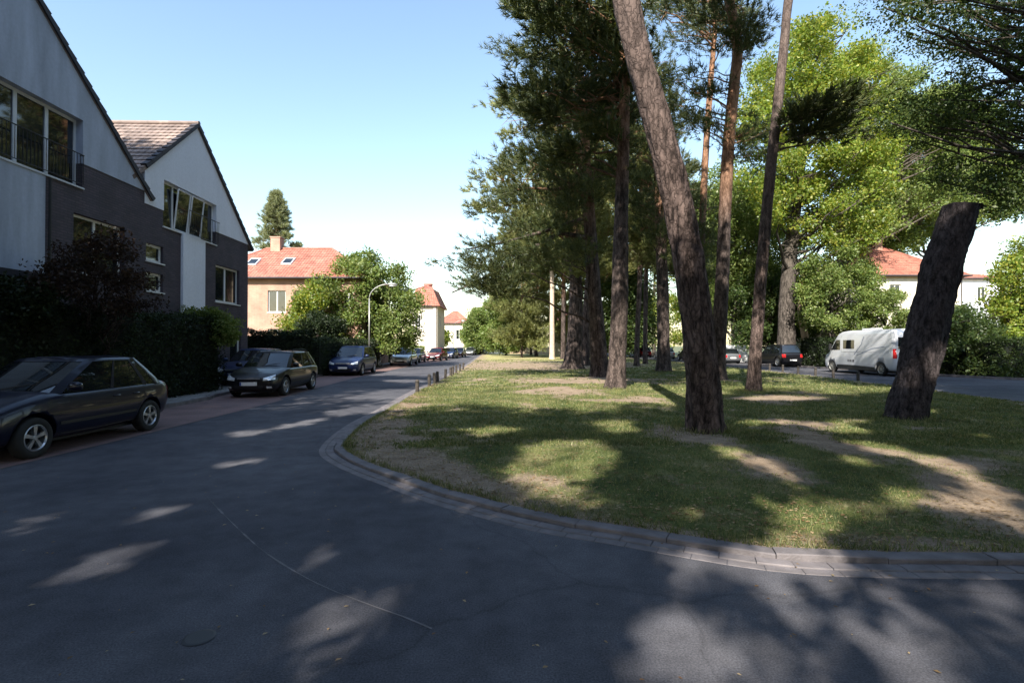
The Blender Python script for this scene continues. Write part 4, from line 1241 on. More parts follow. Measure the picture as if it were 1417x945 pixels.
# ------------------------------------------------------------------ hedges
def hedge(label, x0, x1, y0, y1, z1, leafm, n, name='hedge', wob=.12, s=.055, fade=0, group=None):
    h = empty(name, ((x0+x1)/2, (y0+y1)/2, 0), 0, label, 'hedge', group)
    cx, cy = (x0+x1)/2, (y0+y1)/2
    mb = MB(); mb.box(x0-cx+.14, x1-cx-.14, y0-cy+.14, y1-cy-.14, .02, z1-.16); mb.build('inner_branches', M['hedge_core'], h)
    lx, ly = x1-x0, y1-y0
    A5 = [lx*ly, ly*z1, ly*z1, lx*z1, lx*z1]; pr = np.array(A5)/sum(A5)
    side = RNG.choice(5, n, p=pr); u = RNG.uniform(0, 1, (n, 2)); Pn = np.zeros((n, 3))
    jit = RNG.normal(size=n)*.05
    for i in range(n):
        a, b_ = u[i]; k = side[i]
        if k == 0: p = [x0+lx*a, y0+ly*b_, z1]
        elif k == 1: p = [x1, y0+ly*a, z1*b_]
        elif k == 2: p = [x0, y0+ly*a, z1*b_]
        elif k == 3: p = [x0+lx*a, y0, z1*b_]
        else: p = [x0+lx*a, y1, z1*b_]
        nz = mnoise.noise(Vector(p)*.9)*wob*1.6+mnoise.noise(Vector(p)*2.7)*wob*.8
        c = Vector(((p[0]-cx)/lx, (p[1]-cy)/ly, 0)); 
        if k == 0: p[2] += nz+jit[i]
        elif k in (1, 2): p[0] += (1 if k == 1 else -1)*(nz+jit[i])
        else: p[1] += (1 if k == 4 else -1)*(nz+jit[i])
        Pn[i] = p
    T = [leaf_template(8, .13, s) for _ in range(6)]
    V, Fc = stamp(T, Pn-np.array([cx, cy, 0]), RNG.normal(size=(n, 3)), RNG.uniform(.8, 1.3, n))
    link('foliage', np_mesh('foliage', V, Fc), leafm, h)
    return h
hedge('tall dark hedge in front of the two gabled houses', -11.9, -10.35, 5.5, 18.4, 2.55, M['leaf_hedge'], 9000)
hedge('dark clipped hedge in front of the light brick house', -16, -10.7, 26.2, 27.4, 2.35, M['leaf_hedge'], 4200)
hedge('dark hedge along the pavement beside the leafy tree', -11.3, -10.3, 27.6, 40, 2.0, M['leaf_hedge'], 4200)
hedge('low green hedge along the far left pavement', -12, -10.9, 49, 64, 1.6, M['leaf_mid'], 2600, s=.08)
hedge('dark hedge behind the right hand street', 24.6, 26.0, 29, 44, 2.2, M['leaf_hedge'], 3800, s=.08)
hedge('shaded hedge at the right edge behind the asphalt', 25.2, 44, 26.6, 28.2, 2.0, M['leaf_dark'], 6500, s=.08)
hedge('hedge in front of the pale villa', 28, 41, 41, 42.2, 1.9, M['leaf_mid'], 3200, s=.09)
# ------------------------------------------------------------------ street furniture
def street_lamp(label, loc, h, arm, side, group):
    r = empty('street_lamp', loc, 0, label, 'street lamp', group)
    mb = MB(); mb.tube([(0, 0, 0), (0, 0, .9)], .075, 12); mb.tube([(0, 0, .9), (0, 0, h-1.0)], [.055, .045], 12); mb.build('post', M['steel'], r, True)
    pts = [(side*arm*(1-math.cos(t)), 0, h-1.0+1.0*math.sin(t)) for t in np.linspace(0, math.pi/2*.96, 10)]
    mb = MB(); mb.tube(pts, .035, 10); mb.build('arm', M['steel'], r, True)
    x = pts[-1][0]; mb = MB(); mb.tube([(x-side*.02, 0, h), (x+side*.10, 0, h-.005), (x+side*.45, 0, h-.015), (x+side*.68, 0, h-.02)], [.04, .09, .10, .04], 12)
    hd = mb.build('lamp_head', M['steel'], r, True); hd.scale = (1, 1.3, 1)
    mb = MB(); mb.tube([(x+side*.12, 0, h-.09), (x+side*.3, 0, h-.125), (x+side*.58, 0, h-.10)], [.05, .07, .04], 10); mb.build('lamp_cover', M['lamp'], hd, True)
    return r
street_lamp('grey street lamp with curved arm in front of the leafy tree', (-9.9, 35.5, .1), 5.85, 1.35, 1, 'curved street lamps')
street_lamp('small distant street lamp with curved arm beyond the dark red car', (-8.6, 75, .1), 5.3, 1.2, 1, 'curved street lamps')
bol = None
bx = [(577, 544), (587, 536), (596, 532.5), (605, 530), (614, 525), (620, 521.5), (626, 519.5), (631, 517.5), (636, 515), (640, 512.5)]
brt = [(1187, 528), (1153, 523.5), (1128, 520.5), (1104, 517.5), (1083, 515), (1065, 513), (1048, 511)]
def make_bollard():
    r = empty('bollard', (0, 0, 0), 0, 'x', 'bollard')
    mb = MB(); mb.lathe([(.065, -.1), (.065, .44), (.055, .47), (.02, .485), (.001, .485)], 12); mb.build('post', M['wood'], r, True)
    mb = MB(); mb.lathe([(.067, .38), (.068, .381), (.068, .41), (.067, .411)], 12); mb.build('band', M['black'], r)
    return r
def side_words(i, n):
    return ['nearest', 'second nearest', 'third nearest', 'fourth nearest', 'fifth nearest', 'sixth nearest', 'seventh nearest', 'eighth nearest', 'second farthest', 'farthest'][i if i < n-2 or n > 9 else (8 if i == n-2 else 9)]
for lst, where, grp in ((bx, 'left edge of the lawn', 'bollards on the left edge of the lawn'), (brt, 'right edge of the lawn near the van', 'bollards on the right edge of the lawn')):
    for i, (a, b_) in enumerate(lst):
        p = G(a, b_)
        if bol is None: bol = make_bollard(); o = bol
        else: o = copy_tree(bol)
        if lst is bx: p.x = -3.33+.02*(i % 3)
        o.location = (p.x, p.y, lz(p.x, p.y)); o.rotation_euler = (RNG.normal()*.03, RNG.normal()*.03, RNG.uniform(0, 3))
        o['label'] = 'short dark wooden post, '+side_words(i, len(lst))+' along the '+where; o['group'] = grp
# white gate post beside the silver cars, white boards at the right
r = empty('gate_post', (-11.0, 42.2, .1), 0, 'white rendered gate post left of the silver car', 'post')
mb = MB(); mb.box(-.16, .16, -.16, .16, -.1, 1.35); mb.build('pillar', M['white'], r); mb = MB(); mb.box(-.2, .2, -.2, .2, 1.352, 1.43); mb.build('cap', M['white'], r)
def board_fence(name, label, a, b_, h, m, w=.14, gap=.012, cat='fence'):
    a, b_ = Vector(a), Vector(b_); L = (b_-a).length; ang = math.atan2(b_.y-a.y, b_.x-a.x)
    r = empty(name, (a+b_)/2, ang, label, cat)
    mb = MB(); x = -L/2
    while x < L/2-w: mb.box(x, x+w, -.012, .012, .08, h+RNG.uniform(-.015, .015)); x += w+gap
    mb.build('boards', m, r)
    x = -L/2
    while x <= L/2+.01:
        mb = MB(); mb.box(x-.05, x+.05, .014, .114, 0, h+.05); mb.build('fence_post', m, r); x += L/max(1, round(L/2.4))
    mb = MB(); mb.box(-L/2, L/2, .014, .05, .3, .4); mb.box(-L/2, L/2, .014, .05, h-.35, h-.25); mb.build('rail', m, r)
    return r
board_fence('board_fence', 'white board fence beside the dark car at the right hand street', (23.2, 50.5, 0), (20.4, 52.5, 0), 1.75, M['white'])
board_fence('board_fence', 'brown picket fence across the far end of the lawn', (-1.0, 103, 0), (15.5, 98, 0), 1.5, M['fencewood'], .18, .05)
# ------------------------------------------------------------------ vehicles
navy = car_paint('navy_paint', (.004, .005, .018), 0); blackp = car_paint('black_paint', (.006, .006, .008), 0); dblue = car_paint('dark_blue_paint', (.010, .020, .07), 0)
silver = car_paint('silver_paint', (.50, .51, .53), .6); grey = car_paint('grey_paint', (.16, .17, .18), .5); redp = car_paint('dark_red_paint', (.09, .006, .010), 0); whitep = car_paint('white_paint_van', (.58, .60, .64), 0)
GL = 'cars parked along the left side of the street'; GR = 'cars parked along the right hand street'
make_car('parked_car', 'dark navy hatchback with five spoke wheels, nearest of the parked cars', navy, (-7.84, 8.74, .004), rad(1.4), L=3.95, W=1.68, H=1.46, belt=.93, hood=.86, rtop=1.22, rbelt=1.80, cowl=-1.02, wtop=-.10, wheels=(-1.22, 1.24), wr=.30, group=GL)
make_car('parked_car', 'black estate car with bright headlights parked behind the navy hatchback', blackp, (-8.43, 18.35, .006), rad(2.6), L=4.3, W=1.76, H=1.47, belt=.93, hood=.86, rtop=1.50, rbelt=1.98, wheels=(-1.33, 1.28), wr=.315, group=GL, rails=True)
make_car('parked_car', 'dark blue people carrier parked third along the left kerb', dblue, (-9.35, 30.3, .006), rad(1.5), L=4.5, W=1.84, H=1.66, belt=1.02, hood=.96, nose=.70, cowl=-1.28, wtop=-.45, rtop=1.65, rbelt=2.08, wheels=(-1.40, 1.33), wr=.34, group=GL, rails=True)
make_car('parked_car', 'blue car mostly hidden between the black estate car and the hedge', dblue, (-10.95, 21.9, .1), rad(6), L=4.2, W=1.72, H=1.45, rtop=1.3, group=GL)
make_car('parked_car', 'silver saloon car in sunshine in front of the leafy tree', silver, (-9.38, 44.6, .006), rad(1), L=4.5, W=1.80, H=1.50, belt=.94, hood=.86, rtop=1.05, rbelt=1.75, group=GL)
make_car('parked_car', 'grey car behind the white gate post, partly hidden by the silver saloon', grey, (-9.9, 52, .006), rad(0), L=4.4, W=1.76, H=1.46, rtop=1.0, rbelt=1.7, group=GL)
make_car('parked_car', 'dark red car parked beyond the silver saloon', redp, (-8.55, 58.5, .006), rad(-6), L=4.2, W=1.74, H=1.47, group=GL)
make_car('parked_car', 'small dark blue car right behind the dark red car', dblue, (-8.3, 68.5, .006), rad(-5), L=4.2, W=1.72, H=1.46, group=GL)
make_car('parked_car', 'distant red car beyond the small blue car', redp, (-8.1, 78.5, .006), rad(-4), L=4.1, W=1.7, H=1.45, group=GL)
make_car('parked_car', 'tiny distant grey car at the far end of the left street', grey, (-7.6, 94, .006), rad(-4), L=4.3, W=1.74, H=1.46, group=GL)
make_car('parked_car', 'tiny distant silver car at the far end of the street by the lawn tip', silver, (-6.0, 104, .006), rad(-4), L=4.3, W=1.74, H=1.46, group=GL)
make_car('parked_car', 'black off-road car parked in shade in front of the white van', blackp, (21.95, 42.3, .004), rad(181), L=4.5, W=1.84, H=1.78, belt=1.10, hood=1.02, nose=.76, rtop=1.85, rbelt=2.12, wr=.36, group=GR)
make_car('parked_car', 'dark grey car between the pine trunks beyond the board fence', grey, (20.6, 49.8, .004), rad(180), L=4.2, W=1.74, H=1.46, group=GR)
make_car('parked_car', 'dark car seen between trunks in the middle of the right row', blackp, (20.3, 58.5, .004), rad(180), L=4.3, W=1.74, H=1.48, group=GR)
make_car('parked_car', 'silver car far back in the right row between the trunks', silver, (19.9, 67, .004), rad(180), L=4.3, W=1.74, H=1.48, group=GR)
make_car('parked_car', 'farthest dark red car in the right row', redp, (19.4, 76, .004), rad(180), L=4.3, W=1.74, H=1.48, group=GR)

def make_van(label, loc, rz):
    L, W_, H = 6.3, 2.05, 2.62; h = L/2; hw = W_/2
    root = empty('camper_van', loc, rz, label, 'van')
    zt = [(-h, .80), (-h+.04, .98), (-h+.25, 1.14), (-h+.62, 1.28), (-h+.72, 1.36), (-h+1.42, 2.22), (-h+1.62, 2.42), (-h+1.95, 2.54), (-h+2.5, 2.59), (h-.2, 2.58), (h-.03, 2.52), (h, 2.40)]
    zb = [(-h, .34), (-h+.15, .24), (0, .24), (h-.1, .28), (h, .36)]
    wp = [(-h, .74), (-h+.08, .86), (-h+.3, .94), (-h+.8, .99), (-h+1.3, 1), (h-.2, 1), (h, .97)]
    b = link('body', body_loft(L, hw, zt, zb, wp, .975, stations=34, edge=.09), [whitep], root, True)
    md = b.modifiers.new('s', 'SUBSURF'); md.levels = 1
    fy, ry, wr = -h+.98, h-1.05, .36
    boolean_cut(b, [cyl_x(s*(hw-.3), s*(hw+.2), y, wr, wr+.08) for y in (fy, ry) for s in (-1, 1)])
    bv = bvh_of(b)
    mb = MB(); patch(mb, bv, lambda u, v: ((-.80+1.6*u, -h+.80+.62*v-2, 1.42+.76*v+1.6), (0, 2, -1.6)), 12, 8, .006); mb.build('windshield', M['carglass'], root, True)
    for s in (-1, 1):
        mb = MB(); f = lambda u, v: ((s*3, -h+(.93+.60*v*.9)*(1-u)+1.86*u, 1.42+.62*v), (-s, 0, 0))
        patch(mb, bv, f, 8, 6, .006); mb.build('cab_window', M['carglass'], root, True)
        mb = MB(); patch(mb, bv, lambda u, v: ((s*3, -h+2.15+1.0*u, 1.50+.52*v), (-s, 0, 0)), 6, 5, .010); w = mb.build('side_window', M['carglass'], root, True)
        mb = MB(); mb2 = mb
        side_strip(mb, bv, s, [(-h+1.98, .35), (-h+1.96, 1.3), (-h+1.98, 2.30)], .014); side_strip(mb, bv, s, [(-h+.75, .75), (-h+.80, 1.3)], .012)
        side_strip(mb, bv, s, [(-h+3.35, .35), (-h+3.35, 2.35)], .014); side_strip(mb, bv, s, [(-h+1.98, 1.30), (-h+4.9, 1.30)], .012)
        mb.build('door_seam', M['black'], root)
        mb = MB(); side_strip(mb, bv, s, [(-h+3.15, 1.15), (-h+3.75, 1.75), (-h+3.95, 2.2)], .06, .007); side_strip(mb, bv, s, [(-h+3.35, 1.1), (-h+4.6, 1.5), (-h+5.6, 1.62)], .05, .007)
        mb.build('stripe', mat('stripe_decal', (.22, .25, .32), .4), root)
        mb = MB(); side_strip(mb, bv, s, [(fy+wr+.14, .42), (0, .42), (ry-wr-.14, .42)], .22, .012); side_strip(mb, bv, s, [(ry+wr+.12, .46), (h-.08, .46)], .22, .012); mb.build('side_trim', M['black'], root)
        mb = MB(); 
        for k, (a, c) in enumerate(((2.55, .10), (2.72, .12), (2.92, .05), (3.02, .09))): side_strip(mb, bv, s, [(-h+a, .78), (-h+a+c, .78)], .13, .008)
        mb.build('side_marking', M['verge'], root)
        mx = s*(hw+.14); mb = MB(); mb.box(mx-.07, mx+.07, -h+1.02, -h+1.16, 1.40, 1.80); mb.tube([(s*(hw-.06), -h+1.12, 1.5), (mx, -h+1.12, 1.5)], .03, 6)
        o = mb.build('wing_mirror', M['black'], root); bvm = o.modifiers.new('b', 'BEVEL'); bvm.width = .03; bvm.segments = 3
        mb = MB(); patch(mb, bv, lambda u, v: ((s*(.66+.42*u), -h-1, .86+.34*v*(.4+.6*u)), (-s*.2*u, 1, 0)), 6, 5, .006); mb.build('headlight', M['headlamp'], root, True)
        mb = MB(); patch(mb, bv, lambda u, v: ((s*(.86+.13*u), h+1, .98+.52*v), (0, -1, 0)), 3, 5, .008); patch(mb, bv, lambda u, v: ((s*3, h-.14+.11*u, .98+.52*v), (-s, 0, 0)), 3, 5, .008)
        mb.build('tail_light', M['tail'], root, True)
        mb = MB(); patch(mb, bv, lambda u, v: ((s*(.10+.68*u), h+1, 1.50+.62*v), (0, -1, 0)), 5, 5, .008); mb.build('rear_window', M['carglass'], root, True)
    mb = MB(); mb.box(-.28, .28, h-.0, h+.03, .75, .87); mb.build('number_plate', M['plate'], root)
    mb = MB(); mb.box(-.85, .85, h-.05, h+.07, .36, .60); o = mb.build('rear_bumper', M['black'], root); q = o.modifiers.new('b', 'BEVEL'); q.width = .04; q.segments = 3
    mb = MB(); patch(mb, bv, lambda u, v: ((-.6+1.2*u, -h-1, .62+.2*v), (0, 1, 0)), 8, 3, .006); mb.build('grille', M['black'], root)
    mb = MB(); mb.box(-.35, .35, -.3, .5, 2.585, 2.70); o = mb.build('roof_hatch', whitep, root); q = o.modifiers.new('b', 'BEVEL'); q.width = .04; q.segments = 2
    mb = MB(); mb.tube([(-hw*.9, 0-.9, 2.50), (-hw*.9-.14, -.9, 2.42), (-hw*.9-.14, 2.6, 2.42), (-hw*.9, 2.6, 2.50)], .07, 8); mb.build('awning', M['white'], root)
    for y in (fy, ry):
        for s in (-1, 1): wheel(root, s, s*(hw-.02), y, wr, M['steel'], 7, .22)
    mb = MB(); mb.box(-hw*.68, hw*.68, -h+.3, h-.3, .22, .6); mb.build('underbody', M['black'], root)
    return root
make_van('white high-roof camper van parked behind the sawn-off leaning trunk', (21.4, 30.5, .004), rad(180.6))

# ------------------------------------------------------------------ trees
def pxtrunk(pts, Y, z_base=None, dY=None):
    """trunk through outline centres at a real distance; dY = lean towards / away"""
    out = []
    for i, (a, b_, w) in enumerate(pts):
        y = Y+(dY[i] if dY else 0)
        p = P(a, b_, y); r = w/2/F*y; out.append((p, r))
    p0 = out[0][0]; p0.z = lz(p0.x, p0.y)-.06
    return [q[0] for q in out], [q[1] for q in out]
def up(pts, rs, extra):
    """carry the trunk on above the picture: extra = [(dx,dy,z,r)]"""
    l = pts[-1]
    for dx, dy, z, r in extra:
        pts.append(Vector((l.x+dx, l.y+dy, z))); rs.append(r)
    return pts, rs
def canopy(n, c, r):
    """crown points above the picture"""
    out = []
    while len(out) < n:
        p = ball(1, c, r)[0]
        if p[1] > 0 and p[2]-.9 < .70*p[1]+1.65 and abs(p[0]) < p[1]*1.06:
            if RNG.uniform() < .98: continue
        out.append(p)
    return out
# T1, the thick leaning pine
a, r = pxtrunk([(977,603,56),(972,520,53),(962,430,51),(948,330,49),(936,270,48),(916,190,46),(898,125,45),(880,60,44),(868,0,44)], 9.35)
a, r = up(a, r, [(-.25, .1, 9.5, .24), (-.1, .3, 12.5, .19), (.4, .2, 16, .12), (.5, 0, 19, .05)])
r = [q*.84 for q in r]
make_tree('pine_tree', 'thickest leaning pine in the middle of the lawn, its trunk bent to the left', 'tree', a, r, canopy(75, (2.3, 9.2, 15), (4.8, 4.8, 4)), per=95, size=.5, pad_r=1.0, gaps=True,
          bark=M['bark_near'], sides=56, step=.07, rough=.10, flare=.25, wide=True)
# T2, sawn-off trunk
a, r = pxtrunk([(1250,588,62),(1262,540,60),(1277,480,60),(1292,420,59),(1308,360,56),(1322,315,54),(1331,287,53),(1338,262,52)], 11.0)
zc = P(1331, 288, 11.0).z
r = [q*.80 for q in r]
root, tr, C_, R_, top = make_tree('sawn_off_tree', 'dark leaning trunk sawn off flat, with no crown, in front of the white van', 'tree', a, r, None, bark=M['bark_stump'], sides=56, step=.07, rough=.10, flare=.05, cut=zc, lseed=5)
cc_ = sum((Vector(v) for v in top), Vector())/len(top); b0 = Vector(a[0])
mb = MB(); mb.poly([tuple(Vector(v)-b0+Vector((0, 0, .002))) for v in top]); mb.build('cut_top', M['cutwood'], root, fix=False)
# T3 straight trunk right of the middle
a, r = pxtrunk([(852,543,27),(855,480,24),(858,400,23),(860,300,20),(863,200,16),(866,100,14),(868,0,13)], 18.6)
a, r = up(a, r, [(.1, 0, 17.5, .13), (.1, .2, 21, .05)])
dark_mass = region(56, [(715,-10),(722,60),(702,80),(720,110),(705,150),(725,190),(770,240),(850,250),(880,120),(880,-10)], 17.2, 21.5)
make_tree('pine_tree', 'straight dark pine on the lawn with a rust coloured upper trunk', 'tree', a, r, dark_mass+canopy(60, (3.6, 18, 18.5), (5, 5, 3.5)), per=56, size=.52, pad_r=.80, sides=30, step=.12, rough=.07, wide=True)
# T4 pine with the long low limbs to the left
a, r = pxtrunk([(831,523,28),(827,470,23),(822,400,20),(817,320,17),(812,240,15),(806,140,12),(800,60,10),(797,-20,7)], 26)
low = region(30, [(800,330),(760,345),(710,350),(680,335),(665,310),(655,340),(642,362),(668,385),(655,404),(680,410),(720,390),(770,375),(815,345)], 22.5, 26.5)
mid = region(40, [(820,150),(770,190),(720,215),(685,225),(675,255),(710,270),(672,300),(668,325),(730,320),(800,340),(840,260)], 23.5, 28)
up_ = region(30, [(725,-20),(722,40),(712,90),(725,150),(780,190),(850,120),(850,-20)], 24, 28)
make_tree('pine_tree', 'broad pine whose long dark limbs reach low to the left over the street', 'tree', a, r, low+mid+up_, per=54, size=.55, pad_r=.95, sides=24, step=.15, rough=.06, limb_r=.045, drop=.35, limb_every=5,
          extra=[([P(818, 330, 26), P(775, 322, 25.6), P(735, 345, 25.2), P(700, 368, 24.8), P(655, 392, 24.4), P(625, 405, 24)], .14, .03), ([P(815, 300, 26), P(760, 318, 25.2), P(700, 335, 24.6), P(645, 345, 24)], .12, .03),
                 ([P(812, 250, 26), P(770, 262, 25.6), P(735, 260, 25.4), P(715, 262, 25.2)], .11, .03)])
# pines with sunlit crowns behind
a, r = pxtrunk([(793,512,30),(795,470,22),(797,400,18),(792,320,15),(786,220,12),(780,120,9),(776,60,6)], 35)
p5 = region(84, [(770,60),(745,120),(715,135),(700,155),(710,190),(678,200),(690,230),(675,260),(680,300),(700,310),(720,350),(820,380),(860,300),(840,150)], 32, 39)
make_tree('pine_tree', 'stout pine with sunlit pale crown behind the low dark limbs', 'tree', a, r, p5, per=52, size=.66, pad_r=1.15, leafmat=M['needle_lit'], limb_r=.07, wide=True, step=.2)
a, r = pxtrunk([(808,505,16),(811,460,13),(815,400,12),(822,300,11),(830,200,9),(836,100,6)], 41)
make_tree('pine_tree', 'slender pine close behind the stout pine', 'tree', a, r, region(44, [(836,90),(790,160),(780,250),(810,330),(870,330),(890,220),(870,120)], 38, 43), per=46, size=.7, pad_r=1.15, leafmat=M['needle_lit'], wide=True)
# T6, T7 and others right of the leaning pine
a, r = pxtrunk([(1043,545,20),(1046,480,17),(1052,400,16),(1060,310,15),(1069,220,14),(1079,130,13),(1087,60,12),(1093,0,12)], 17.7)
a, r = up(a, r, [(.5, 0, 17, .11), (.3, 0, 20.5, .04)])
make_tree('pine_tree', 'thin pine leaning slightly right between the leaning pine and the van', 'tree', a, r, canopy(55, (10, 17.5, 18), (4.6, 4.8, 3.2))+region(5, [(1095,140),(1110,210),(1180,200),(1165,140)], 16.5, 18), per=60, size=.55, pad_r=.8, sides=26, step=.12, rough=.06, wide=True, bark=M['bark_near'])
a, r = pxtrunk([(993,527,22),(995,470,19),(1000,380,18),(1004,290,17),(1009,200,16),(1017,120,15),(1022,60,14),(1011,0,13)], 23.5)
a, r = up(a, r, [(-.6, 0, 19.5, .15), (-.2, 0, 23, .05)])
make_tree('pine_tree', 'pine with a bright orange upper trunk kinked near the top of the picture', 'tree', a, r, region(26, [(940,-10),(960,50),(1000,75),(1060,60),(1060,-10)], 21.5, 25.5)+region(9, [(940,160),(950,190),(1000,185),(1040,200),(1030,160)], 22, 25)+region(8, [(925,100),(925,150),(990,130),(985,95)], 22, 25)+region(6, [(1010,165),(1030,230),(1060,240),(1060,170)], 22.5, 24.5), per=34, size=.5, pad_r=.75, sides=24, step=.15, limb_r=.045, lseed=2)
a, r = pxtrunk([(967,522,13),(968,470,11),(970,400,10),(972,320,9.5),(977,220,9),(984,120,8),(990,50,6.5),(993,-10,5)], 31)
make_tree('pine_tree', 'slim pine just behind the leaning pine', 'tree', a, r, region(30, [(900,-10),(905,60),(960,80),(1040,30),(1020,-10)], 28.5, 33)+region(20, [(935,280),(930,400),(985,400),(990,290)], 29, 33), per=40, size=.55, pad_r=.85, lseed=3)
a, r = pxtrunk([(918,517,22),(918,470,17),(917,400,16),(915,330,15),(912,250,12),(908,160,9),(905,100,6)], 31)
make_tree('pine_tree', 'dark pine half way back left of the leaning pine', 'tree', a, r, region(62, [(905,60),(870,130),(865,240),(880,330),(945,330),(950,220),(935,110)], 28, 34), per=44, size=.6, pad_r=.9, lseed=4)
a, r = pxtrunk([(881,508,8),(882,460,7),(885,400,7),(887,300,6),(888,180,4)], 40)
make_tree('pine_tree', 'slender pale trunk right of the straight dark pine', 'tree', a, r, region(50, [(888,130),(860,230),(870,360),(910,370),(925,240)], 38, 43), per=46, size=.7, pad_r=1.05, leafmat=M['needle_lit'], wide=True)
a, r = pxtrunk([(893,510,7),(893,460,6.5),(894,400,6),(896,300,5),(898,200,4)], 44)
make_tree('pine_tree', 'second slender trunk beside the pale one', 'tree', a, r, region(40, [(900,150),(880,260),(890,380),(950,390),(950,250)], 42, 47), per=46, size=.75, pad_r=1.15, leafmat=M['needle'], wide=True)
a, r = pxtrunk([(764,496,7.5),(764,450,6.5),(764,400,6),(763,340,5),(762,290,4)], 60)
make_tree('pine_tree', 'pale sunlit straight trunk at the left edge of the pine group', 'tree', a, r, region(46, [(762,250),(735,300),(725,345),(770,370),(805,340),(795,280)], 57, 63), per=46, size=.95, pad_r=1.6, leafmat=M['needle_lit'], wide=True, bark=mat('sunlit_bark', (.45, .36, .28), .9, var=.2))  # sun on this pine trunk is put into its bark colour
for i, (px_, Y, w, hpx, lab) in enumerate([(742, 78, 5, 350, 'farther pine with thin trunk left of the pale sunlit trunk'), (779, 62, 7, 300, 'reddish pine trunk right of the pale sunlit trunk'), (851, 66, 6, 300, 'far pine seen right of the slender pines'), (948, 58, 7, 300, 'far pine hidden partly by the leaning pine trunk')]):
    by = HZ+EYE*F/Y
    a, r = pxtrunk([(px_, by, w), (px_+1, (by+hpx)/2, w*.8), (px_+2, hpx-70, w*.4)], Y)
    make_tree('pine_tree', lab, 'tree', a, r, region(46, [(px_, hpx-90), (px_-36, hpx-10), (px_-34, hpx+70), (px_, hpx+90), (px_+36, hpx+70), (px_+38, hpx-10)], Y-3, Y+3), per=42, size=1.0, pad_r=1.6, leafmat=[M['needle_lit'], M['needle'], M['needle_lit'], M['needle']][i], wide=True)
# sunlit low trees at the far end of the lawn
for i, (px_, Y, hw_, top_, bot_, m_, lab) in enumerate([(722, 70, 36, 322, 478, 'needle_lit', 'tall pale pine with foliage down to the grass left of the sunlit trunk'), (795, 76, 34, 300, 480, 'needle_lit', 'olive far pine behind the stout pine'), (700, 84, 34, 385, 484, 'leaf_mid', 'pale bushy tree at the far end of the lawn, right of the small lamp'), (664, 98, 20, 425, 486, 'leaf_mid', 'low round tree at the far end of the street'), (735, 90, 26, 350, 484, 'needle_lit', 'pale conifer at the far end of the lawn'),
     (607, 92, 8, 452, 480, 'leaf', 'small bright green round tree beside the cream house'), (645, 112, 14, 445, 484, 'leaf_mid', 'hazy small tree behind the distant lamp')]):
    by = HZ+EYE*F/Y; a, r = pxtrunk([(px_, by, 3), (px_, (by+top_)/2, 2.4), (px_, top_+8, 1)], Y)
    hh = [(px_-hw_*.5, top_+8), (px_, top_), (px_+hw_*.6, top_+10), (px_+hw_, (top_+bot_)/2), (px_+hw_*.8, bot_), (px_-hw_*.8, bot_), (px_-hw_, (top_+bot_)/2+5)]
    k = m_.startswith('needle')
    make_tree('far_tree', lab, 'tree', a, r, region(110 if hw_ > 15 else 30, hh, Y-hw_/F*Y, Y+hw_/F*Y), kind='needle' if k else 'leaf', per=30, size=.9 if k else .26, pad_r=1.0, leafmat=M[m_], limb_every=6, flat=.7, sides=8, wide=True)
for i, (px_, Y, tw, poly, m_, lab) in enumerate([
    (822, 88, 6, [(790,300),(815,250),(850,240),(880,280),(885,400),(870,478),(790,480),(780,400)], 'leaf_mid', 'leafy background tree behind the slender pines'),
    (905, 92, 6, [(868,330),(890,260),(925,230),(960,270),(965,400),(950,478),(870,478)], 'leaf', 'bright background tree seen left of the leaning pine'),
    (985, 80, 6, [(945,300),(975,240),(1010,220),(1050,260),(1055,400),(1030,476),(950,476)], 'leaf_mid', 'background tree directly behind the leaning pine'),
    (1050, 70, 6, [(1015,290),(1040,250),(1090,250),(1110,330),(1110,470),(1020,474)], 'leaf_dark', 'darker background tree behind the thin pine'),
    (862, 74, 5, [(835,380),(860,350),(890,380),(900,440),(890,480),(832,480)], 'leaf_dark', 'dark low background tree behind the straight dark pine')]):
    by = HZ+EYE*F/Y; a, r = pxtrunk([(px_, by, tw), (px_, 440, tw*.8), (px_+2, 340, tw*.4)], Y)
    make_tree('background_tree', lab, 'tree', a, r, region(150, poly, Y-5, Y+5), kind='leaf', per=30, size=.30, pad_r=1.5, leafmat=M[m_], limb_every=5, flat=.8, sides=8, bark=M['bark_grey'])
# leafy tree in front of the light brick house
a, r = pxtrunk([(500,512,9),(500,470,7),(497,420,5),(495,380,3)], 41)
make_tree('leafy_tree', 'large leafy tree in sunshine beside the light brick house', 'tree', a, r, region(230, [(400,440),(415,400),(450,385),(470,365),(500,350),(530,355),(555,375),(560,395),(576,420),(580,470),(560,480),(440,482),(405,470)], 38.5, 44), kind='leaf', per=30, size=.17, pad_r=.75, leafmat=M['leaf_mid'], limb_every=4, flat=.8, drop=.6)
a, r = pxtrunk([(440,500,6),(440,470,4),(440,450,2)], 33)
make_tree('dark_bush', 'dark round bush behind the black estate car', 'bush', a, r, region(50, [(412,455),(425,436),(450,434),(468,450),(470,478),(412,480)], 31.5, 34.5), kind='leaf', per=34, size=.11, pad_r=.5, leafmat=M['leaf_hedge'], limb_every=5, flat=.8, drop=.6)
a, r = pxtrunk([(406,498,4),(406,450,3),(405,410,2)], 38)
make_tree('leafy_tree', 'bright yellow green small tree in front of the brick house wall', 'tree', a, r, region(60, [(396,470),(400,420),(425,395),(450,400),(450,470)], 36.5, 39), kind='leaf', per=30, size=.15, pad_r=.6, leafmat=M['leaf'], limb_every=4, flat=.8, drop=.6)
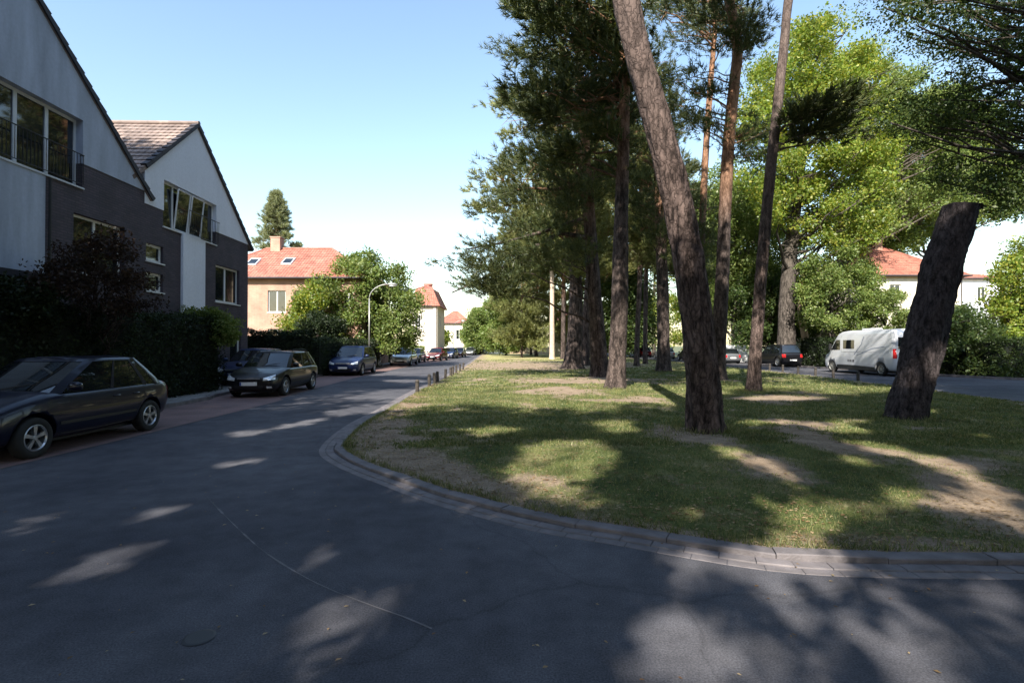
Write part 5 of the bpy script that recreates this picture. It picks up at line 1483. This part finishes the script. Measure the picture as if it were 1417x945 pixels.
# conifer behind the light brick house
a, r = pxtrunk([(383,498,8),(383,420,7),(383,340,5),(382,266,1)], 58); 
cn = [P(382+RNG.uniform(-1, 1)*(.5+.5*RNG.uniform())*(1+36*((t-268)/80)), t, 58+RNG.uniform(-2, 2)) for t in RNG.uniform(268, 350, 190)]
make_tree('spruce_tree', 'pointed conifer rising behind the ridge of the light brick house', 'tree', a, r, [tuple(c) for c in cn], per=16, size=.62, pad_r=.36, leafmat=M['needle_blue'], limb_r=.05, wide=True, drop=.05)
# big sunlit trees on the right
def bigleaf(name, lab, trunk, Y, poly, n, dY, m_, size=.19, pad_r=1.05, per=34, light=None, bark='bark_grey', ev=3, flat=.75):
    a, r = pxtrunk(trunk, Y)
    return make_tree(name, lab, 'tree', a, r, region(n, poly, Y-dY, Y+dY), kind='leaf', per=per, size=size, pad_r=pad_r, leafmat=M[m_], limb_every=ev, flat=flat, drop=.55, limb_r=.09, bark=M[bark], sides=16)
bigleaf('broadleaf_tree', 'large sunlit yellow green tree with a dark trunk behind the thin leaning pine', [(1087,505,26),(1088,470,24),(1090,400,20),(1098,320,16),(1110,220,12),(1120,120,6)], 44,
        [(1030,130),(1060,70),(1110,35),(1160,20),(1210,60),(1230,140),(1240,230),(1215,320),(1170,360),(1120,330),(1060,300),(1030,250),(1020,190)], 300, 5.5, 'leaf')
bigleaf('broadleaf_tree', 'sunlit tree right of the largest yellow green tree, above the van', [(1172,497,10),(1172,440,9),(1180,350,8),(1195,250,7),(1215,150,5)], 50,
        [(1190,60),(1240,90),(1290,110),(1330,150),(1350,240),(1320,300),(1270,300),(1240,320),(1190,370),(1150,340),(1170,200)], 230, 5, 'leaf_mid')
bigleaf('broadleaf_tree', 'mid green tree left of the villa roof, filling in under the big crowns', [(1222,494,8),(1222,440,7),(1225,360,6)], 56,
        [(1190,330),(1210,260),(1260,235),(1310,250),(1312,310),(1280,335),(1240,350),(1215,400),(1195,400)], 110, 4, 'leaf_mid', .22, 1.2)
bigleaf('broadleaf_tree', 'deep green tree farther back over the villa roof', [(1300,492,10),(1300,440,9),(1298,350,8),(1300,250,6)], 62,
        [(1215,210),(1260,130),(1330,120),(1390,160),(1420,230),(1405,290),(1340,310),(1290,320),(1230,330)], 190, 5, 'leaf_mid', .27, 1.5)
bigleaf('broadleaf_tree', 'smaller tree with pale yellowish leaves beside the villa wall', [(1150,498,5),(1150,450,5),(1152,400,4)], 42,
        [(1110,370),(1150,340),(1200,350),(1225,400),(1210,452),(1115,458)], 95, 2.5, 'leaf_mid', .16, .7)
bigleaf('broadleaf_tree', 'shaded tree behind the slim pines with low green branches', [(1016,500,9),(1016,440,8),(1018,380,7)], 53,
        [(965,300),(1000,240),(1040,260),(1075,300),(1080,390),(1060,440),(960,440),(945,380)], 150, 5, 'leaf_mid', .2, 1.2)
bigleaf('broadleaf_tree', 'dark tree in the shade behind the black off-road car', [(1066,500,8),(1066,450,8),(1068,400,6)], 50,
        [(1020,400),(1060,370),(1120,380),(1140,430),(1120,470),(1030,475)], 100, 3, 'leaf_dark', .2, 1.0)
bigleaf('broadleaf_tree', 'leafy bright tree at the right edge beyond the white house', [(1398,510,8),(1398,460,7),(1400,400,5)], 36,
        [(1365,470),(1375,400),(1395,350),(1440,320),(1470,400),(1460,500),(1370,505)], 120, 3, 'leaf', .15, .8)
bigleaf('shrub', 'dark leafy shrub right of the sawn-off trunk', [(1330,505,5),(1330,480,4),(1330,460,3)], 30,
        [(1300,450),(1320,425),(1350,435),(1380,450),(1385,510),(1300,512)], 70, 2, 'leaf_dark', .12, .6)
bigleaf('shrub', 'pale flowering shrub beside the villa above the van roof', [(1225,492,4),(1225,470,3),(1225,450,2)], 40,
        [(1190,430),(1215,400),(1250,410),(1270,440),(1265,470),(1190,470)], 45, 1.5, 'leaf_mid', .13, .6)
a, r = pxtrunk([(1120,505,10),(1116,480,10),(1112,455,9),(1108,430,8),(1112,380,6)], 46)
make_tree('birch_tree', 'sunlit orange bare trunk between the black off-road car and the van', 'tree', a, r, region(30, [(1100,400),(1120,360),(1150,380),(1140,420)], 44, 47), kind='leaf', per=26, size=.17, pad_r=.8, leafmat=M['leaf'], drop=.5, bark=mat('sunny_bark', (.42, .30, .20), .9, var=.25))  # bark colour carries the sunlight falling on the trunk
# oak whose branches hang in at the upper right; its trunk stands outside the picture
ob = [Vector((21, 13.5, 0)), Vector((20.8, 13.5, 3)), Vector((20.3, 13.6, 6.5)), Vector((19.8, 13.8, 10)), Vector((19.6, 14, 14))]
opads = region(150, [(1180,-15),(1230,20),(1270,60),(1300,90),(1330,130),(1310,165),(1370,200),(1390,260),(1450,290),(1460,-15)], 12.5, 17)+region(34, [(1240,140),(1290,120),(1330,150),(1340,190),(1270,200),(1230,170)], 13, 16)+region(26, [(1290,220),(1340,210),(1400,240),(1440,290),(1400,300),(1360,270),(1300,262)], 13, 16)+ball(60, (19.5, 12, 15), (5, 5, 4))
ex = [([P(1480, 100, 13.6), P(1417, 108, 14), P(1380, 113, 14.3), P(1340, 125, 14.6), P(1300, 150, 15)], .10, .03), ([P(1417, 108, 14), P(1370, 140, 14), P(1330, 165, 14.2)], .05, .02), ([P(1480, 230, 13), P(1440, 215, 13.5), P(1400, 240, 14)], .05, .015)]
make_tree('oak_tree', 'oak hanging dark leafy branches into the upper right corner', 'tree', ob, [.42, .36, .30, .22, .10], opads, kind='leaf', per=20, size=.07, pad_r=.6, leafmat=M['leaf_dark'], drop=.35, limb_r=.04, bark=M['bark_grey'], extra=ex, flat=.5, limb_every=2)
# reddish maple and shrubs in front of house 1
a, r = [Vector((-11.1, 13.6, 0)), Vector((-11.1, 13.6, 1.6)), Vector((-11.0, 13.5, 2.6)), Vector((-10.9, 13.4, 3.6))], [.07, .06, .045, .02]
make_tree('maple_tree', 'small dark reddish ornamental tree in front of the dark brick wall', 'tree', a, r, region(60, [(55,385),(70,355),(110,335),(150,322),(185,345),(200,375),(205,400),(215,430),(60,430)], 10.8, 13.4), kind='leaf', per=20, size=.06, pad_r=.32, leafmat=M['leaf_red'], drop=.5, flat=.45, limb_r=.02)
a, r = [Vector((-11.6, 11.2, 0)), Vector((-11.6, 11.2, 1.6)), Vector((-11.6, 11.2, 2.6))], [.06, .05, .02]
make_tree('shrub', 'dark shrub rising over the hedge below the grey rendered wall', 'shrub', a, r, region(45, [(-20,395),(0,388),(30,385),(65,400),(70,450),(-20,450)], 10.6, 11.8), kind='leaf', per=26, size=.06, pad_r=.35, leafmat=M['leaf_hedge'], drop=.5, limb_r=.02)
a, r = [Vector((-10.9, 18.9, 0)), Vector((-10.9, 18.9, 1.3)), Vector((-10.9, 18.9, 2.0))], [.05, .04, .02]
make_tree('shrub', 'bright green bush growing at the far end of the tall hedge', 'shrub', a, r, region(40, [(250,425),(300,432),(325,445),(330,470),(300,480),(262,450)], 17.8, 19.2), kind='leaf', per=26, size=.075, pad_r=.32, leafmat=M['leaf_mid'], drop=.5, limb_r=.02)
# trees behind the photographer: they throw the shade over street and lawn
sh = [(-6, -7), (4, -6), (10.5, -3), (-11.5, -5), (-8.5, -17), (2.5, -15.5), (-16.5, 1.5), (14.5, 4), (-20, -10), (-15, -16), (13, -13), (-23, 4), (.9, -11.5), (8.5, -10.5)]
for i, (x, y) in enumerate(sh):
    cz = 14.5 if y > -10 else 18
    if (x, y) in ((4, -6), (-6, -7), (10.5, -3), (-11.5, -5)): cz = 9.6
    if x < -14: cz = 16.5
    tr_ = [Vector((x, y, 0)), Vector((x+.2, y, 3)), Vector((x, y+.2, 7)), Vector((x, y, cz+2))]
    pads = canopy(120, (x, y, cz), (5.8, 5.8, 4.6 if cz > 10 else 4.2))
    make_tree('broadleaf_tree', 'tall broad leaved tree behind the viewpoint whose crown shades the street', 'tree', tr_, [.38, .30, .24, .08], pads, kind='leaf', per=110, size=.17, pad_r=1.25, gaps=True, leafmat=M['leaf_dark'], limb_every=4, bark=M['bark_grey'], group='tall trees behind the viewpoint', drop=.4, flat=.6)

# added unseen trees behind and beside the viewpoint, blocking low sky light
ring = [(-30, -22), (-20, -30), (-9, -33), (3, -34), (14, -32), (25, -27), (33, -17), (37, -5), (38, 7), (-34, -8), (-9, -27), (9, -27), (20, -21), (29, -9), (30, 3), (-26, -14)]
for i, (x, y) in enumerate(ring):
    hgt = 9+3*RNG.uniform()
    make_tree('broadleaf_tree', 'added low spreading tree out of view, blocking low sky light', 'tree', [Vector((x, y, 0)), Vector((x, y, 3)), Vector((x+.2, y, hgt-2))], [.25, .2, .07],
              ball(55, (x, y, hgt*.52), (4.6, 4.6, hgt*.46)), kind='leaf', per=42, size=.30, pad_r=1.5, leafmat=M['leaf_dark'], limb_every=8, bark=M['bark_grey'], group='added trees blocking low sky light', drop=.4, flat=.8, sides=8)
